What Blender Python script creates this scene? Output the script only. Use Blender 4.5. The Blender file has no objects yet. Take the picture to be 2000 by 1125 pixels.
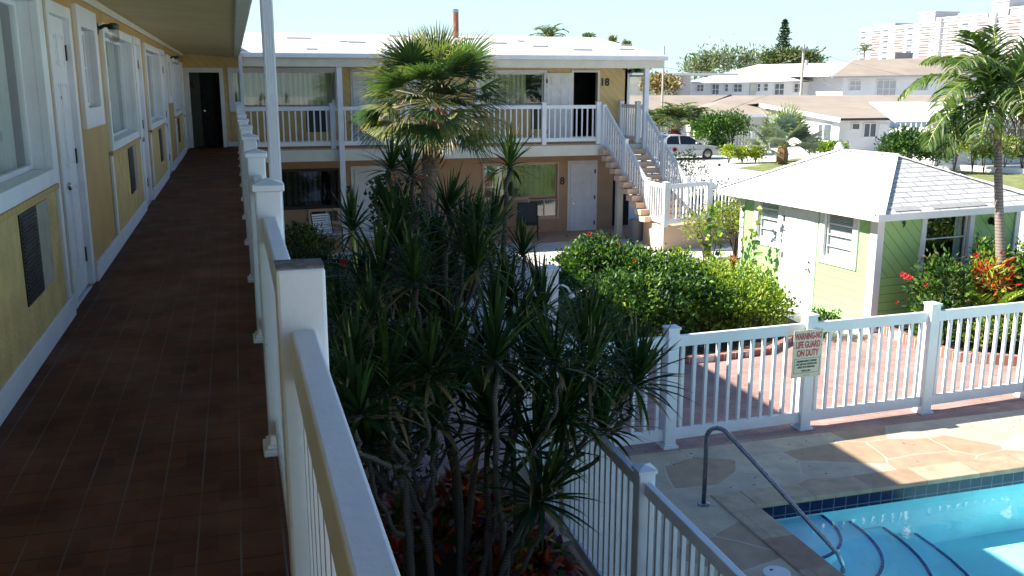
import bpy, math, random
from mathutils import Vector, Matrix, noise
D = bpy.data
sc = bpy.context.scene
RN = random.Random(11)
V3 = Vector
# ------------------------------------------------------------------ camera
F_PX, CX, CY, VPX, VPY, HC = 1820.0, 1000.0, 562.5, 455.0, 165.0, 4.35
pit = math.atan((CY - VPY) / F_PX)
yaw = math.atan((CX - VPX) / (F_PX * math.cos(pit) + (CY - VPY) * math.sin(pit)))
CP = V3((0, 0, HC))
CF = V3((math.sin(yaw) * math.cos(pit), math.cos(yaw) * math.cos(pit), -math.sin(pit)))
CR = V3((math.cos(yaw), -math.sin(yaw), 0))
CU = CR.cross(CF)
cam = D.objects.new('camera', D.cameras.new('camera'))
sc.collection.objects.link(cam)
cam.matrix_world = Matrix(((CR.x, CU.x, -CF.x, CP.x), (CR.y, CU.y, -CF.y, CP.y), (CR.z, CU.z, -CF.z, CP.z), (0, 0, 0, 1)))
cam.data.sensor_width = 36
cam.data.lens = 36 * F_PX / 2000
cam.data.clip_start = 0.05
cam.data.clip_end = 4000
sc.camera = cam
# ------------------------------------------------------------------ light
SUNV = V3((-1.25, 0.32, 1.0)).normalized()
w = D.worlds.new('World'); sc.world = w; w.use_nodes = True
nt = w.node_tree; nt.nodes.clear()
sky = nt.nodes.new('ShaderNodeTexSky'); sky.sky_type = 'NISHITA'; sky.sun_disc = False
sky.sun_elevation = math.asin(SUNV.z); sky.sun_rotation = math.radians(284.4)
sky.air_density = 1.0; sky.dust_density = 0.0; sky.ozone_density = 2.5; sky.altitude = 0
bg = nt.nodes.new('ShaderNodeBackground'); bg.inputs[1].default_value = 0.062
out = nt.nodes.new('ShaderNodeOutputWorld')

tn = nt.nodes.new('ShaderNodeMix'); tn.data_type = 'RGBA'; tn.blend_type = 'MULTIPLY'; tn.inputs[0].default_value = 1; tn.inputs[7].default_value = (.86, 1.0, 1.16, 1)
tc = nt.nodes.new('ShaderNodeTexCoord'); sx0 = nt.nodes.new('ShaderNodeSeparateXYZ'); mr0 = nt.nodes.new('ShaderNodeMapRange'); mr0.interpolation_type = 'SMOOTHSTEP'
mr0.inputs[1].default_value = 0.0; mr0.inputs[2].default_value = 0.32; mr0.inputs[3].default_value = 0.92; mr0.inputs[4].default_value = 0.0
hz = nt.nodes.new('ShaderNodeMix'); hz.data_type = 'RGBA'; hz.inputs[7].default_value = (5.2, 6.9, 7.1, 1)     # pale haze low over the horizon
for a_, b_ in ((sky.outputs[0], tn.inputs[6]), (tc.outputs['Generated'], sx0.inputs[0]), (sx0.outputs[2], mr0.inputs[0]), (mr0.outputs[0], hz.inputs[0]), (tn.outputs[2], hz.inputs[6]), (hz.outputs[2], bg.inputs[0]), (bg.outputs[0], out.inputs[0])): nt.links.new(a_, b_)
sun = D.objects.new('sun', D.lights.new('sun', 'SUN')); sc.collection.objects.link(sun)
sun.data.energy = 5.0; sun.data.angle = math.radians(0.5); sun.data.color = (1, 0.95, 0.86)
sun.rotation_mode = 'QUATERNION'; sun.rotation_quaternion = SUNV.to_track_quat('Z', 'Y')
vs = sc.view_settings
vs.view_transform = 'Standard'; vs.look = 'None'; vs.gamma = 1; vs.exposure = 1.4; vs.use_curve_mapping = False

# ------------------------------------------------------------------ pixel helpers (photo is 2000 px wide)
def ray(u, v): return CF * F_PX + CR * (u - CX) - CU * (v - CY)
def onz(u, v, z): d = ray(u, v); return CP + d * ((z - HC) / d.z)
def ony(u, v, y): d = ray(u, v); return CP + d * (y / d.y)

# ------------------------------------------------------------------ materials
class NT:
    def __init__(s, name):
        s.m = D.materials.new(name); s.m.use_nodes = True; s.t = s.m.node_tree; s.t.nodes.clear()
        s.o = s.t.nodes.new('ShaderNodeOutputMaterial')
        s.b = s.t.nodes.new('ShaderNodeBsdfPrincipled')
        s.t.links.new(s.b.outputs[0], s.o.inputs[0])
        s.pos = s.t.nodes.new('ShaderNodeNewGeometry').outputs['Position']
    def n(s, ty, ins=None, **kw):
        nd = s.t.nodes.new(ty)
        for k, v in kw.items(): setattr(nd, k, v)
        for k, v in (ins or {}).items(): s.set(nd.inputs[k], v)
        return nd
    def set(s, sock, v):
        if isinstance(v, bpy.types.NodeSocket): s.t.links.new(v, sock)
        else:
            if sock.type == 'RGBA' and len(v) == 3: v = (*v, 1)
            sock.default_value = v
    def math(s, op, a, b=0.0, c=None):
        nd = s.n('ShaderNodeMath', {0: a, 1: b}, operation=op)
        if c is not None: s.set(nd.inputs[2], c)
        return nd.outputs[0]
    def noise(s, scale, detail=4, vec=None, rough=.55):
        return s.n('ShaderNodeTexNoise', {'Vector': vec or s.pos, 'Scale': scale, 'Detail': detail, 'Roughness': rough}).outputs[0]
    def mix(s, f, a, b, bt='MIX'):
        nd = s.n('ShaderNodeMix', data_type='RGBA', blend_type=bt)
        s.set(nd.inputs[0], f); s.set(nd.inputs[6], a); s.set(nd.inputs[7], b)
        return nd.outputs[2]
    def ramp(s, f, stops, interp='LINEAR'):
        nd = s.n('ShaderNodeValToRGB', {0: f}); cr = nd.color_ramp; cr.interpolation = interp
        while len(cr.elements) < len(stops): cr.elements.new(0.5)
        for e, (p, c) in zip(cr.elements, stops):
            e.position = p; e.color = (*c, 1) if len(c) == 3 else c
        return nd.outputs[0]
    def rng(s, f, a, b, c, d):
        return s.n('ShaderNodeMapRange', {0: f, 1: a, 2: b, 3: c, 4: d}).outputs[0]
    def bump(s, h, st, dist=.02):
        nd = s.n('ShaderNodeBump', {'Height': h, 'Strength': st, 'Distance': dist}); s.set(s.b.inputs['Normal'], nd.outputs[0])
    def dot(s, d): return s.n('ShaderNodeVectorMath', {0: s.pos, 1: d}, operation='DOT_PRODUCT').outputs['Value']
    def line(s, d, sp, wd, off=0.0):      # 1 in a thin line every sp along d
        f = s.math('FRACT', s.math('ADD', s.math('DIVIDE', s.dot(d), sp), 100.5 + off))
        return s.math('LESS_THAN', f, wd / sp)
    def fin(s, col, rough=.5, **kw):
        s.set(s.b.inputs['Base Color'], col); s.set(s.b.inputs['Roughness'], rough)
        for k, v in kw.items(): s.set(s.b.inputs[k], v)
        return s.m

def mul(c, k): return tuple(x * k for x in c)
def basic(name, col, rough=.5, var=.15, vs_=2.5, bump=0, bs=60, metal=0, spots=None, spec=.5):
    n = NT(name)
    f = n.rng(n.noise(vs_, 5), .3, .7, 0, 1)
    c = n.mix(f, mul(col, 1 - var), mul(col, 1 + var * .5))
    if spots:
        g = n.rng(n.noise(spots[0], 6, rough=.65), spots[1], spots[1] + .06, 0, spots[3])
        c = n.mix(g, c, spots[2])
    if bump: n.bump(n.noise(bs, 5), bump)
    return n.fin(c, n.rng(n.noise(vs_ * 4), .3, .7, rough * .85, min(1, rough * 1.2)), Metallic=metal, **{'Specular IOR Level': spec})

def planks(name, col, d, sp, wd, dark=.35, rough=.6, var=.12, off=0.0, zsplit=None, d2=None, sp2=None, bump=.4, grain=0):
    n = NT(name)
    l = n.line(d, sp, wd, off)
    if zsplit is not None:
        l2 = n.line(d2, sp2, wd)
        hi = n.math('GREATER_THAN', n.dot((0, 0, 1)), zsplit)
        l = n.n('ShaderNodeMix', {0: hi, 2: l2, 3: l}, data_type='FLOAT').outputs[0]
    f = n.rng(n.noise(1.8, 5), .3, .7, 0, 1)
    c = n.mix(f, mul(col, 1 - var), mul(col, 1 + var * .4))
    c = n.mix(l, c, mul(col, dark))  # shade of the board grooves painted in as darker lines
    h = n.math('MULTIPLY_ADD', l, -1.0, n.math('MULTIPLY', n.noise(45, 5), .12 + grain))
    n.bump(h, bump, .008)
    return n.fin(c, rough)

def bricks(name, c1, c2, mort, bw, rh, ms, swap=False, offset=.5, rough=.7, var=.2, bump=.4, vec=None, mapf=None, bias=0.0, sq=1.0, ang=0):
    n = NT(name)
    v = n.pos
    if mapf == 'xz' or mapf == 'yz' or mapf == 'yx':
        sp_ = n.n('ShaderNodeSeparateXYZ', {0: v})
        a, b = {'xz': (0, 2), 'yz': (1, 2), 'yx': (1, 0)}[mapf]
        v = n.n('ShaderNodeCombineXYZ', {0: sp_.outputs[a], 1: sp_.outputs[b]}).outputs[0]
    if ang:
        v = n.n('ShaderNodeMapping', {'Vector': v, 'Rotation': (0, 0, ang)}).outputs[0]
    bt = n.n('ShaderNodeTexBrick', {'Vector': v, 'Color1': c1, 'Color2': c2, 'Mortar': mort, 'Scale': 1.0, 'Mortar Size': ms,
        'Mortar Smooth': .1, 'Bias': bias, 'Brick Width': bw, 'Row Height': rh}, offset=offset, offset_frequency=2, squash=1.0)
    f = n.rng(n.noise(1.3, 6), .3, .7, 1 - var, 1 + var * .4)
    c = n.mix(1.0, bt.outputs[0], n.n('ShaderNodeCombineXYZ', {0: f, 1: f, 2: f}).outputs[0], 'MULTIPLY')
    h = n.math('MULTIPLY_ADD', bt.outputs[1], -1.0, n.math('MULTIPLY', n.noise(60, 4), .15))
    n.bump(h, bump, .008)
    return n.fin(c, rough)

def leafm(name, col, rough=.45, tr=.3, var=.35, spec=.4):
    n = NT(name)
    f = n.rng(n.noise(9, 3), .3, .7, 0, 1)
    c = n.mix(f, mul(col, 1 - var), mul(col, 1 + var))
    n.fin(c, rough, **{'Specular IOR Level': spec})
    t = n.n('ShaderNodeBsdfTranslucent', {0: n.mix(1.0, c, (1.0, 1.15, .5), 'MULTIPLY')})
    m = n.n('ShaderNodeMixShader', {0: tr, 1: n.b.outputs[0], 2: t.outputs[0]})
    n.t.links.new(m.outputs[0], n.o.inputs[0])
    return n.m

def glassm(name, tint=(.9, .95, .95), extra=.0, rough=.0):
    n = NT(name)
    tr = n.n('ShaderNodeBsdfTransparent', {0: tint})
    gl = n.n('ShaderNodeBsdfGlossy', {0: (1, 1, 1), 1: rough})
    fr = n.n('ShaderNodeFresnel', {0: 1.5})
    f = n.math('MULTIPLY', n.math('ADD', fr.outputs[0], extra), n.math('SUBTRACT', 1.0, n.n('ShaderNodeNewGeometry').outputs['Backfacing']))
    m = n.n('ShaderNodeMixShader', {0: f, 1: tr.outputs[0], 2: gl.outputs[0]})
    n.t.links.new(m.outputs[0], n.o.inputs[0]); n.t.nodes.remove(n.b)
    return n.m

M = {}
M['vinyl'] = basic('white vinyl', (.72, .74, .78), .34, .10, 4, .08, 24, spots=(11, .66, (.30, .28, .23), .5))
M['vinyl2'] = basic('white vinyl clean', (.78, .78, .78), .38, .07, 3, spots=(9, .68, (.45, .42, .36), .35))
M['white'] = basic('white paint', (.74, .74, .76), .45, .08, 4, .12, 50, spots=(9, .68, (.42, .40, .36), .35))
M['cream'] = basic('cream painted fascia', (.68, .65, .55), .5, .10, 3, .1, 40, spots=(5, .66, (.38, .34, .24), .35))
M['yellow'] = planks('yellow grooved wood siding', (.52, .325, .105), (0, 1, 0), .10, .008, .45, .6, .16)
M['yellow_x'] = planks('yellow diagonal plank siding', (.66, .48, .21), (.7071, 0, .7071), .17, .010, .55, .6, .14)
M['stucco_y'] = basic('rough yellow stucco', (.60, .43, .17), .85, .22, 5, .9, 38, spots=(19, .60, (.30, .16, .05), .5))
M['stucco_y2'] = basic('yellow stucco', (.62, .45, .20), .85, .15, 3, .4, 70)
M['tan'] = basic('salmon tan stucco', (.47, .29, .18), .85, .12, 2, .35, 60)
M['tan_l'] = basic('light tan stucco', (.66, .45, .31), .85, .10, 1.6, .4, 55)
M['soffit'] = planks('cream yellow plank soffit', (.66, .52, .26), (0, 1, 0), .14, .005, .6, .6, .12)
M['tile'] = None
n = NT('terracotta quarry tile')
bt = n.n('ShaderNodeTexBrick', {'Vector': n.pos, 'Color1': (.150, .043, .015), 'Color2': (.088, .026, .010), 'Mortar': (.1, .03, .012), 'Scale': 1.0,
    'Mortar Size': .0, 'Mortar Smooth': .1, 'Bias': 0, 'Brick Width': .152, 'Row Height': .205}, offset=0.0, squash=1.0)
f = n.math('MULTIPLY', n.rng(n.noise(.9, 6), .3, .7, .62, 1.15), n.rng(n.noise(7, 7, rough=.7), .3, .7, .72, 1.15))
c = n.mix(1.0, bt.outputs[0], n.n('ShaderNodeCombineXYZ', {0: f, 1: f, 2: f}).outputs[0], 'MULTIPLY')
ln1 = n.line((1, 0, 0), .152, .007); ln2 = n.line((0, 1, 0), .205, .009)
c = n.mix(ln2, c, (.028, .016, .012)); c = n.mix(n.math('MULTIPLY', ln1, n.rng(n.noise(1.5, 5), .35, .65, .1, 1)), c, (.115, .10, .10))
n.bump(n.math('MULTIPLY_ADD', n.math('MAXIMUM', ln1, ln2), -1.0, n.math('MULTIPLY', n.noise(25, 4), .25)), .35, .006)
M['tile'] = n.fin(c, n.rng(n.noise(2.2, 5), .3, .7, .5, .8), **{'Specular IOR Level': .22})
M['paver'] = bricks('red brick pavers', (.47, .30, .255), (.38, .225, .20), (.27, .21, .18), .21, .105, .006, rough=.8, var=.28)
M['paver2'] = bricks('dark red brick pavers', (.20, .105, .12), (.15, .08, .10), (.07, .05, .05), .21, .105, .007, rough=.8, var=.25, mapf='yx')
M['brick'] = bricks('red edging brick', (.36, .12, .08), (.28, .09, .06), (.50, .46, .42), .21, .08, .008, rough=.8, var=.2)
M['concrete'] = basic('pale concrete', (.60, .57, .52), .8, .12, 1.2, .25, 40, spots=(2.5, .62, (.40, .38, .35), .4))
M['drive'] = basic('pale driveway concrete', (.58, .56, .52), .85, .10, .4, .2, 20, spots=(.6, .6, (.42, .41, .39), .5))
M['soil'] = basic('mulch soil', (.045, .03, .02), .95, .4, 9, .8, 50)
M['grass'] = basic('dry lawn grass', (.20, .23, .07), .9, .35, 1.5, .6, 60, spots=(.8, .55, (.33, .30, .14), .7))
n = NT('flagstone pool deck')
dv = n.n('ShaderNodeVectorMath', {0: n.n('ShaderNodeVectorMath', {0: n.n('ShaderNodeTexNoise', {'Vector': n.pos, 'Scale': 1.1, 'Detail': 2}).outputs[1], 1: (.16, .16, 0)}, operation='MULTIPLY').outputs[0], 1: n.pos}, operation='ADD').outputs[0]
dv = n.n('ShaderNodeVectorMath', {0: dv, 1: (.78, 1.25, 0)}, operation='MULTIPLY').outputs[0]
vo = n.n('ShaderNodeTexVoronoi', {'Vector': dv, 'Scale': 1.45}, voronoi_dimensions='2D')
ve = n.n('ShaderNodeTexVoronoi', {'Vector': dv, 'Scale': 1.45}, voronoi_dimensions='2D', feature='DISTANCE_TO_EDGE')
r = n.n('ShaderNodeSeparateColor', {0: vo.outputs['Color']}).outputs[0]
c = n.ramp(r, [(0, (.58, .47, .32)), (.28, (.54, .45, .33)), (.46, (.60, .50, .35)), (.58, (.44, .30, .19)), (.70, (.54, .44, .31)), (.80, (.46, .30, .20)), (.92, (.48, .36, .22))], 'CONSTANT')
f = n.rng(n.noise(3.5, 7, rough=.65), .25, .75, .72, 1.18)
c = n.mix(1.0, c, n.n('ShaderNodeCombineXYZ', {0: f, 1: f, 2: f}).outputs[0], 'MULTIPLY')
c = n.mix(n.rng(ve.outputs[0], .004, .022, .8, 0), c, (.56, .50, .41))
n.bump(n.math('MULTIPLY_ADD', n.rng(ve.outputs[0], 0, .03, 0, 1), 1.0, n.math('MULTIPLY', n.noise(14, 6), .5)), .3, .01)
M['flag'] = n.fin(c, .6)
n = NT('stamped stone coping')
bt = n.n('ShaderNodeTexBrick', {'Vector': n.pos, 'Color1': (.56, .45, .30), 'Color2': (.36, .21, .13), 'Mortar': (.30, .25, .19), 'Scale': 1.0,
    'Mortar Size': .006, 'Mortar Smooth': .1, 'Bias': 0, 'Brick Width': .72, 'Row Height': .61}, offset=.35, squash=1.0)
f = n.rng(n.noise(5, 7, rough=.65), .25, .75, .65, 1.2)
c = n.mix(1.0, bt.outputs[0], n.n('ShaderNodeCombineXYZ', {0: f, 1: f, 2: f}).outputs[0], 'MULTIPLY')
n.bump(n.math('MULTIPLY_ADD', bt.outputs[1], -1.0, n.math('MULTIPLY', n.noise(14, 6), .6)), .35, .01)
M['coping'] = n.fin(c, .6)
M['bluetile'] = bricks('navy waterline tile', (.008, .010, .06), (.006, .008, .045), (.15, .17, .24), .15, .15, .005, offset=0, rough=.15, var=.1, mapf='xz')
M['bluetile_y'] = bricks('navy waterline tile side', (.018, .022, .11), (.012, .015, .08), (.30, .33, .40), .15, .15, .006, offset=0, rough=.15, var=.1, mapf='yz')
M['navy'] = basic('navy step tile', (.02, .03, .22), .3, .1)
M['poolfloor'] = basic('aqua pool plaster', (.40, .86, .88), .6, .10, 2.2, .1, 30)
n = NT('pool water')
n.bump(n.noise(4, 3), .07, .03)
bn = [x for x in n.t.nodes if x.type == 'BUMP'][0]
tr = n.n('ShaderNodeBsdfTransparent', {0: (.90, 1.0, 1.0)})
gl = n.n('ShaderNodeBsdfGlossy', {0: (1, 1, 1), 1: .01, 'Normal': bn.outputs[0]})
fr = n.n('ShaderNodeFresnel', {0: 1.33, 1: bn.outputs[0]})
mx = n.n('ShaderNodeMixShader', {0: n.math('MULTIPLY', fr.outputs[0], n.math('SUBTRACT', 1.0, n.n('ShaderNodeNewGeometry').outputs['Backfacing'])), 1: tr.outputs[0], 2: gl.outputs[0]})
n.t.links.new(mx.outputs[0], n.o.inputs[0]); M['water'] = n.m
M['steel'] = basic('stainless steel', (.32, .32, .34), .28, .15, 8, metal=1)
M['chrome'] = basic('chrome', (.7, .7, .7), .12, .05, metal=1)
M['black'] = basic('black metal', (.012, .012, .012), .4, .2)
M['darkbrown'] = basic('dark louvre', (.035, .03, .028), .5, .2, 10)
M['rust'] = basic('rusty flue pipe', (.30, .10, .05), .8, .35, 6, .3, 30)
M['greybox'] = basic('grey steel cabinet', (.28, .28, .28), .6, .15)
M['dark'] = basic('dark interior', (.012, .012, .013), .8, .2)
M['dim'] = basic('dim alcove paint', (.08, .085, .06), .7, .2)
M['glass'] = glassm('window glass', (.82, .88, .88), .06)
M['glass2'] = glassm('dark window glass', (.55, .6, .62), .10)
M['lampglass'] = glassm('jelly jar glass', (.8, .8, .78), .15, .2)
def curtain(name, c):
    n = NT(name); f = n.rng(n.noise(1.2, 3), .3, .7, 0, 1)
    return n.fin(n.mix(f, mul(c, .75), c), .9)
M['curt'] = curtain('sheer grey curtain', (.62, .64, .58))
M['curt_g'] = curtain('olive curtain', (.56, .55, .36))
M['curt_b'] = curtain('brown curtain', (.16, .13, .09))
M['roofw'] = bricks('white shingle roof', (.74, .74, .74), (.66, .67, .68), (.18, .18, .18), 1.3, .42, .010, rough=.7, var=.08, bump=.2)
M['roofh'] = None
M['roofp'] = basic('plain white roof', (.80, .80, .80), .8, .05, .5)
M['roofb'] = basic('brown shingle roof', (.34, .28, .22), .9, .14, .5, .2, 8)
M['wallw'] = basic('white stucco wall', (.74, .74, .74), .8, .05, 1)
M['wallg'] = basic('pale grey wall', (.60, .61, .60), .8, .06, 1)
M['wallc'] = basic('cream tower stucco', (.53, .52, .52), .8, .05, .1)
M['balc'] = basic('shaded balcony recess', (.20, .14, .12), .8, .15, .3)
M['win_far'] = basic('far window glass', (.10, .12, .14), .2, .3, .3)
M['tin'] = basic('galvanised shelf', (.45, .45, .45), .5)
M['trunk'] = basic('palm trunk bark', (.22, .15, .10), .9, .4, 12, .9, 40)
M['boot'] = basic('palm boots', (.26, .15, .07), .9, .4, 14, .6, 40)
n = NT('ringed grey palm trunk')
l = n.line((0, 0, 1), .055, .012)
n.bump(n.math('MULTIPLY_ADD', l, -1, n.noise(30)), .5, .01)
M['ctrunk'] = n.fin(n.mix(l, n.mix(n.noise(10), (.20, .16, .13), (.36, .30, .25)), (.13, .10, .08)), .85)
n = NT('ringed dracaena stem')
l = n.line((.15, .1, 1), .022, .007)
n.bump(n.math('MULTIPLY_ADD', l, -1, n.noise(40)), .6, .006)
M['stem'] = n.fin(n.mix(l, n.mix(n.noise(14), (.045, .04, .034), (.11, .095, .08)), (.03, .025, .022)), .85)
M['bark'] = basic('brown bark', (.12, .09, .06), .9, .3, 15, .6, 50)
M['crownshaft'] = basic('yellow green crownshaft', (.38, .42, .06), .5, .2, 6)
L = {}
for k, c, tr_ in [('hed', (.02, .05, .01), .2), ('dk', (.022, .060, .014), .2), ('md', (.060, .14, .022), .35), ('lt', (.14, .25, .03), .4), ('yg', (.34, .44, .05), .4), ('yel', (.48, .46, .08), .35),
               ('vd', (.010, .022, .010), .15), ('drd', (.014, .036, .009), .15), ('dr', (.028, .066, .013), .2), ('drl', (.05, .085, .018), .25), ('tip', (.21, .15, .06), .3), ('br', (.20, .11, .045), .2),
               ('red', (.35, .02, .01), .2), ('org', (.45, .11, .015), .3), ('mar', (.10, .01, .015), .2), ('pink', (.62, .05, .07), .3), ('sil', (.36, .42, .36), .15), ('sild', (.20, .26, .21), .15),
               ('pal', (.085, .145, .045), .35), ('pald', (.038, .075, .026), .25), ('paly', (.25, .28, .11), .4), ('straw', (.42, .34, .17), .3), ('oli', (.16, .17, .05), .3), ('wht', (.65, .62, .45), .3)]:
    L[k] = leafm('leaf ' + k, c, .6 if k in ('drd', 'dr', 'drl') else .45, tr_, spec=.15 if k in ('drd', 'dr', 'drl') else .4)

# ------------------------------------------------------------------ mesh builder
def lk(o): sc.collection.objects.link(o); return o
class MB:
    def __init__(s): s.v = []; s.f = []; s.mi = []
    def poly(s, pts, m=0):
        i = len(s.v); s.v.extend([tuple(p) for p in pts]); s.f.append(tuple(range(i, i + len(pts)))); s.mi.append(m)
    def box(s, x0, x1, y0, y1, z0, z1, m=0):
        s.obox(V3((x0, y0, z0)), V3((x1 - x0, 0, 0)), V3((0, y1 - y0, 0)), V3((0, 0, z1 - z0)), m)
    def obox(s, o, a, b, c, m=0):
        i = len(s.v); o, a, b, c = V3(o), V3(a), V3(b), V3(c)
        for k in (0, 1):
            for p in (o, o + a, o + a + b, o + b): s.v.append(tuple(p + c * k))
        fs = [(0, 3, 2, 1), (4, 5, 6, 7), (0, 1, 5, 4), (1, 2, 6, 5), (2, 3, 7, 6), (3, 0, 4, 7)]
        if a.cross(b).dot(c) < 0: fs = [t[::-1] for t in fs]
        s.f.extend([tuple(i + k for k in t) for t in fs]); s.mi.extend([m] * 6)
    def bar(s, p, q, w, h, m=0, side=None):
        p, q = V3(p), V3(q); d = q - p
        sd = (V3(side) if side else d.cross(V3((0, 0, 1)))).normalized()
        up = sd.cross(d).normalized()
        s.obox(p - sd * w / 2 - up * h / 2, sd * w, d, up * h, m)
    def tube(s, pts, rs, n=8, m=0, cap=True):
        pts = [V3(p) for p in pts]; i0 = len(s.v); x = None
        if not isinstance(rs, (list, tuple)): rs = [rs] * len(pts)
        for k, p in enumerate(pts):
            d = (pts[min(k + 1, len(pts) - 1)] - pts[max(k - 1, 0)]).normalized()
            if x is None: x = d.orthogonal().normalized()
            x = (x - d * x.dot(d)).normalized(); y = d.cross(x)
            for j in range(n):
                a = 2 * math.pi * j / n
                s.v.append(tuple(p + (x * math.cos(a) + y * math.sin(a)) * rs[k]))
        for k in range(len(pts) - 1):
            for j in range(n):
                a = i0 + k * n + j; b = i0 + k * n + (j + 1) % n
                s.f.append((a, b, b + n, a + n)); s.mi.append(m)
        if cap:
            s.f.append(tuple(i0 + j for j in reversed(range(n)))); s.mi.append(m)
            s.f.append(tuple(i0 + (len(pts) - 1) * n + j for j in range(n))); s.mi.append(m)
    def lathe(s, c, prof, n=16, m=0, axis=(0, 0, 1)):
        ax = V3(axis).normalized(); c = V3(c)
        s.tube2([c + ax * z for r_, z in prof], [r_ for r_, z in prof], ax, n, m)
    def tube2(s, pts, rs, ax, n, m):
        x = ax.orthogonal().normalized(); y = ax.cross(x); i0 = len(s.v)
        for p, r_ in zip(pts, rs):
            for j in range(n):
                a = 2 * math.pi * j / n; s.v.append(tuple(p + (x * math.cos(a) + y * math.sin(a)) * r_))
        for k in range(len(pts) - 1):
            for j in range(n):
                a = i0 + k * n + j; b = i0 + k * n + (j + 1) % n
                s.f.append((a, b, b + n, a + n)); s.mi.append(m)
        s.f.append(tuple(i0 + j for j in reversed(range(n)))); s.mi.append(m)
        s.f.append(tuple(i0 + (len(pts) - 1) * n + j for j in range(n))); s.mi.append(m)
    def leaf(s, p, d, side, Ln, W, m=0, fold=.15):
        up = side.cross(d)
        a = p + d * Ln * .45; i = len(s.v)
        t = p + d * Ln - up * Ln * .12
        s.v.extend([tuple(p), tuple(a + side * W / 2 + up * W * fold), tuple(t), tuple(a - side * W / 2 + up * W * fold)])
        s.f.append((i, i + 1, i + 2)); s.f.append((i, i + 2, i + 3)); s.mi.extend([m, m])
    def strap(s, p, d, Ln, W, droop, segs=4, m=0, mt=None, base=.5, sd=None):
        p = V3(p); d = V3(d).normalized(); sd = sd if sd is not None else d.cross(V3((0, 0, 1)))
        if sd.length < .05: sd = V3((1, 0, 0))
        sd = sd.normalized(); i = len(s.v); st = Ln / segs
        for k in range(segs + 1):
            t = k / segs
            wd = W * (base + (1 - base) * math.sin(min(1, t * 2.2) * math.pi / 2)) * (1 - t ** 2.5) + W * .02
            s.v.append(tuple(p + sd * wd / 2)); s.v.append(tuple(p - sd * wd / 2))
            if k < segs:
                s.f.append((i + 2 * k, i + 2 * k + 1, i + 2 * k + 3, i + 2 * k + 2)); s.mi.append(mt if (mt is not None and k == segs - 1) else m)
            p = p + d * st; d = (d + V3((0, 0, -droop / segs))).normalized()
    def build(s, name, mats, parent=None, bevel=0, smooth=False, seg=1):
        if not isinstance(mats, (list, tuple)): mats = [mats]
        me = D.meshes.new(name)
        vs_ = [V3(p) for p in s.v]
        o = D.objects.new(name, me)
        if parent is not None:
            im = Matrix.Rotation(-parent.get('_rz', 0.0), 4, 'Z') @ Matrix.Translation(-V3(parent.get('_o', (0, 0, 0))))
            off = None
            o.parent = parent; o['_o'] = parent.get('_o', (0, 0, 0)); o['_rz'] = parent.get('_rz', 0.0)
            vs_ = [im @ p for p in vs_]
        else:
            zs = min(p.z for p in vs_); c = V3((sum(p.x for p in vs_) / len(vs_), sum(p.y for p in vs_) / len(vs_), zs))
            vs_ = [p - c for p in vs_]; o.location = c; o['_o'] = tuple(c); o['_rz'] = 0.0
        me.from_pydata([tuple(p) for p in vs_], [], s.f)
        me.polygons.foreach_set('material_index', s.mi)
        if smooth: me.polygons.foreach_set('use_smooth', [True] * len(s.f))
        for m_ in mats: me.materials.append(m_)
        me.update()
        lk(o)
        if bevel:
            b = o.modifiers.new('bevel', 'BEVEL'); b.width = bevel; b.segments = seg; b.limit_method = 'ANGLE'
        return o
def thing(name, label, cat, loc=(0, 0, 0), group=None, kind=None):
    o = D.objects.new(name, None); o.empty_display_size = .2; o.location = loc; o['_o'] = tuple(loc); o['_rz'] = 0.0
    if label: o['label'] = label
    if cat: o['category'] = cat
    if group: o['group'] = group
    if kind: o['kind'] = kind
    return lk(o)
def tag(o, label=None, cat=None, group=None, kind=None):
    if label: o['label'] = label
    if cat: o['category'] = cat
    if group: o['group'] = group
    if kind: o['kind'] = kind
    return o
def struct(o): o['kind'] = 'structure'; return o
def copy_tree(o, parent=None):
    c = o.copy(); lk(c)
    if parent is not None: c.parent = parent
    for ch in list(o.children): copy_tree(ch, c)
    return c

def wallgrid(mb, P0, U, N, w, h, holes, t, m=0, mr=None):
    """wall panel: origin P0, U along, z up, N outward; holes (u0,u1,v0,v1)"""
    P0, U, N = V3(P0), V3(U).normalized(), V3(N).normalized(); Z = V3((0, 0, 1)); mr = m if mr is None else mr
    us = sorted({0, w, *[a for h_ in holes for a in h_[:2]]}); zs = sorted({0, h, *[a for h_ in holes for a in h_[2:]]})
    us = [a for a in us if 0 <= a <= w]; zs = [a for a in zs if 0 <= a <= h]
    for a, b in zip(us, us[1:]):
        for c, d in zip(zs, zs[1:]):
            if any(q[0] <= a and b <= q[1] and q[2] <= c and d <= q[3] for q in holes): continue
            P = lambda u_, z_: P0 + U * u_ + Z * z_
            q = [P(a, c), P(b, c), P(b, d), P(a, d)]
            if (U.cross(Z)).dot(N) < 0: q = q[::-1]
            mb.poly(q, m)
            mb.poly([p - N * t for p in q[::-1]], m)
    for (a, b, c, d) in holes:
        a, b, c, d = max(a, 0), min(b, w), max(c, 0), min(d, h)
        for (p, q) in (((a, c), (b, c)), ((b, c), (b, d)), ((b, d), (a, d)), ((a, d), (a, c))):
            A = P0 + U * p[0] + Z * p[1]; B = P0 + U * q[0] + Z * q[1]
            mb.poly([A, B, B - N * t, A - N * t], mr)
    for (p, q) in (((0, 0), (w, 0)), ((w, 0), (w, h)), ((w, h), (0, h)), ((0, h), (0, 0))):
        A = P0 + U * p[0] + Z * p[1]; B = P0 + U * q[0] + Z * q[1]
        mb.poly([A, B, B - N * t, A - N * t], m)

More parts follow.
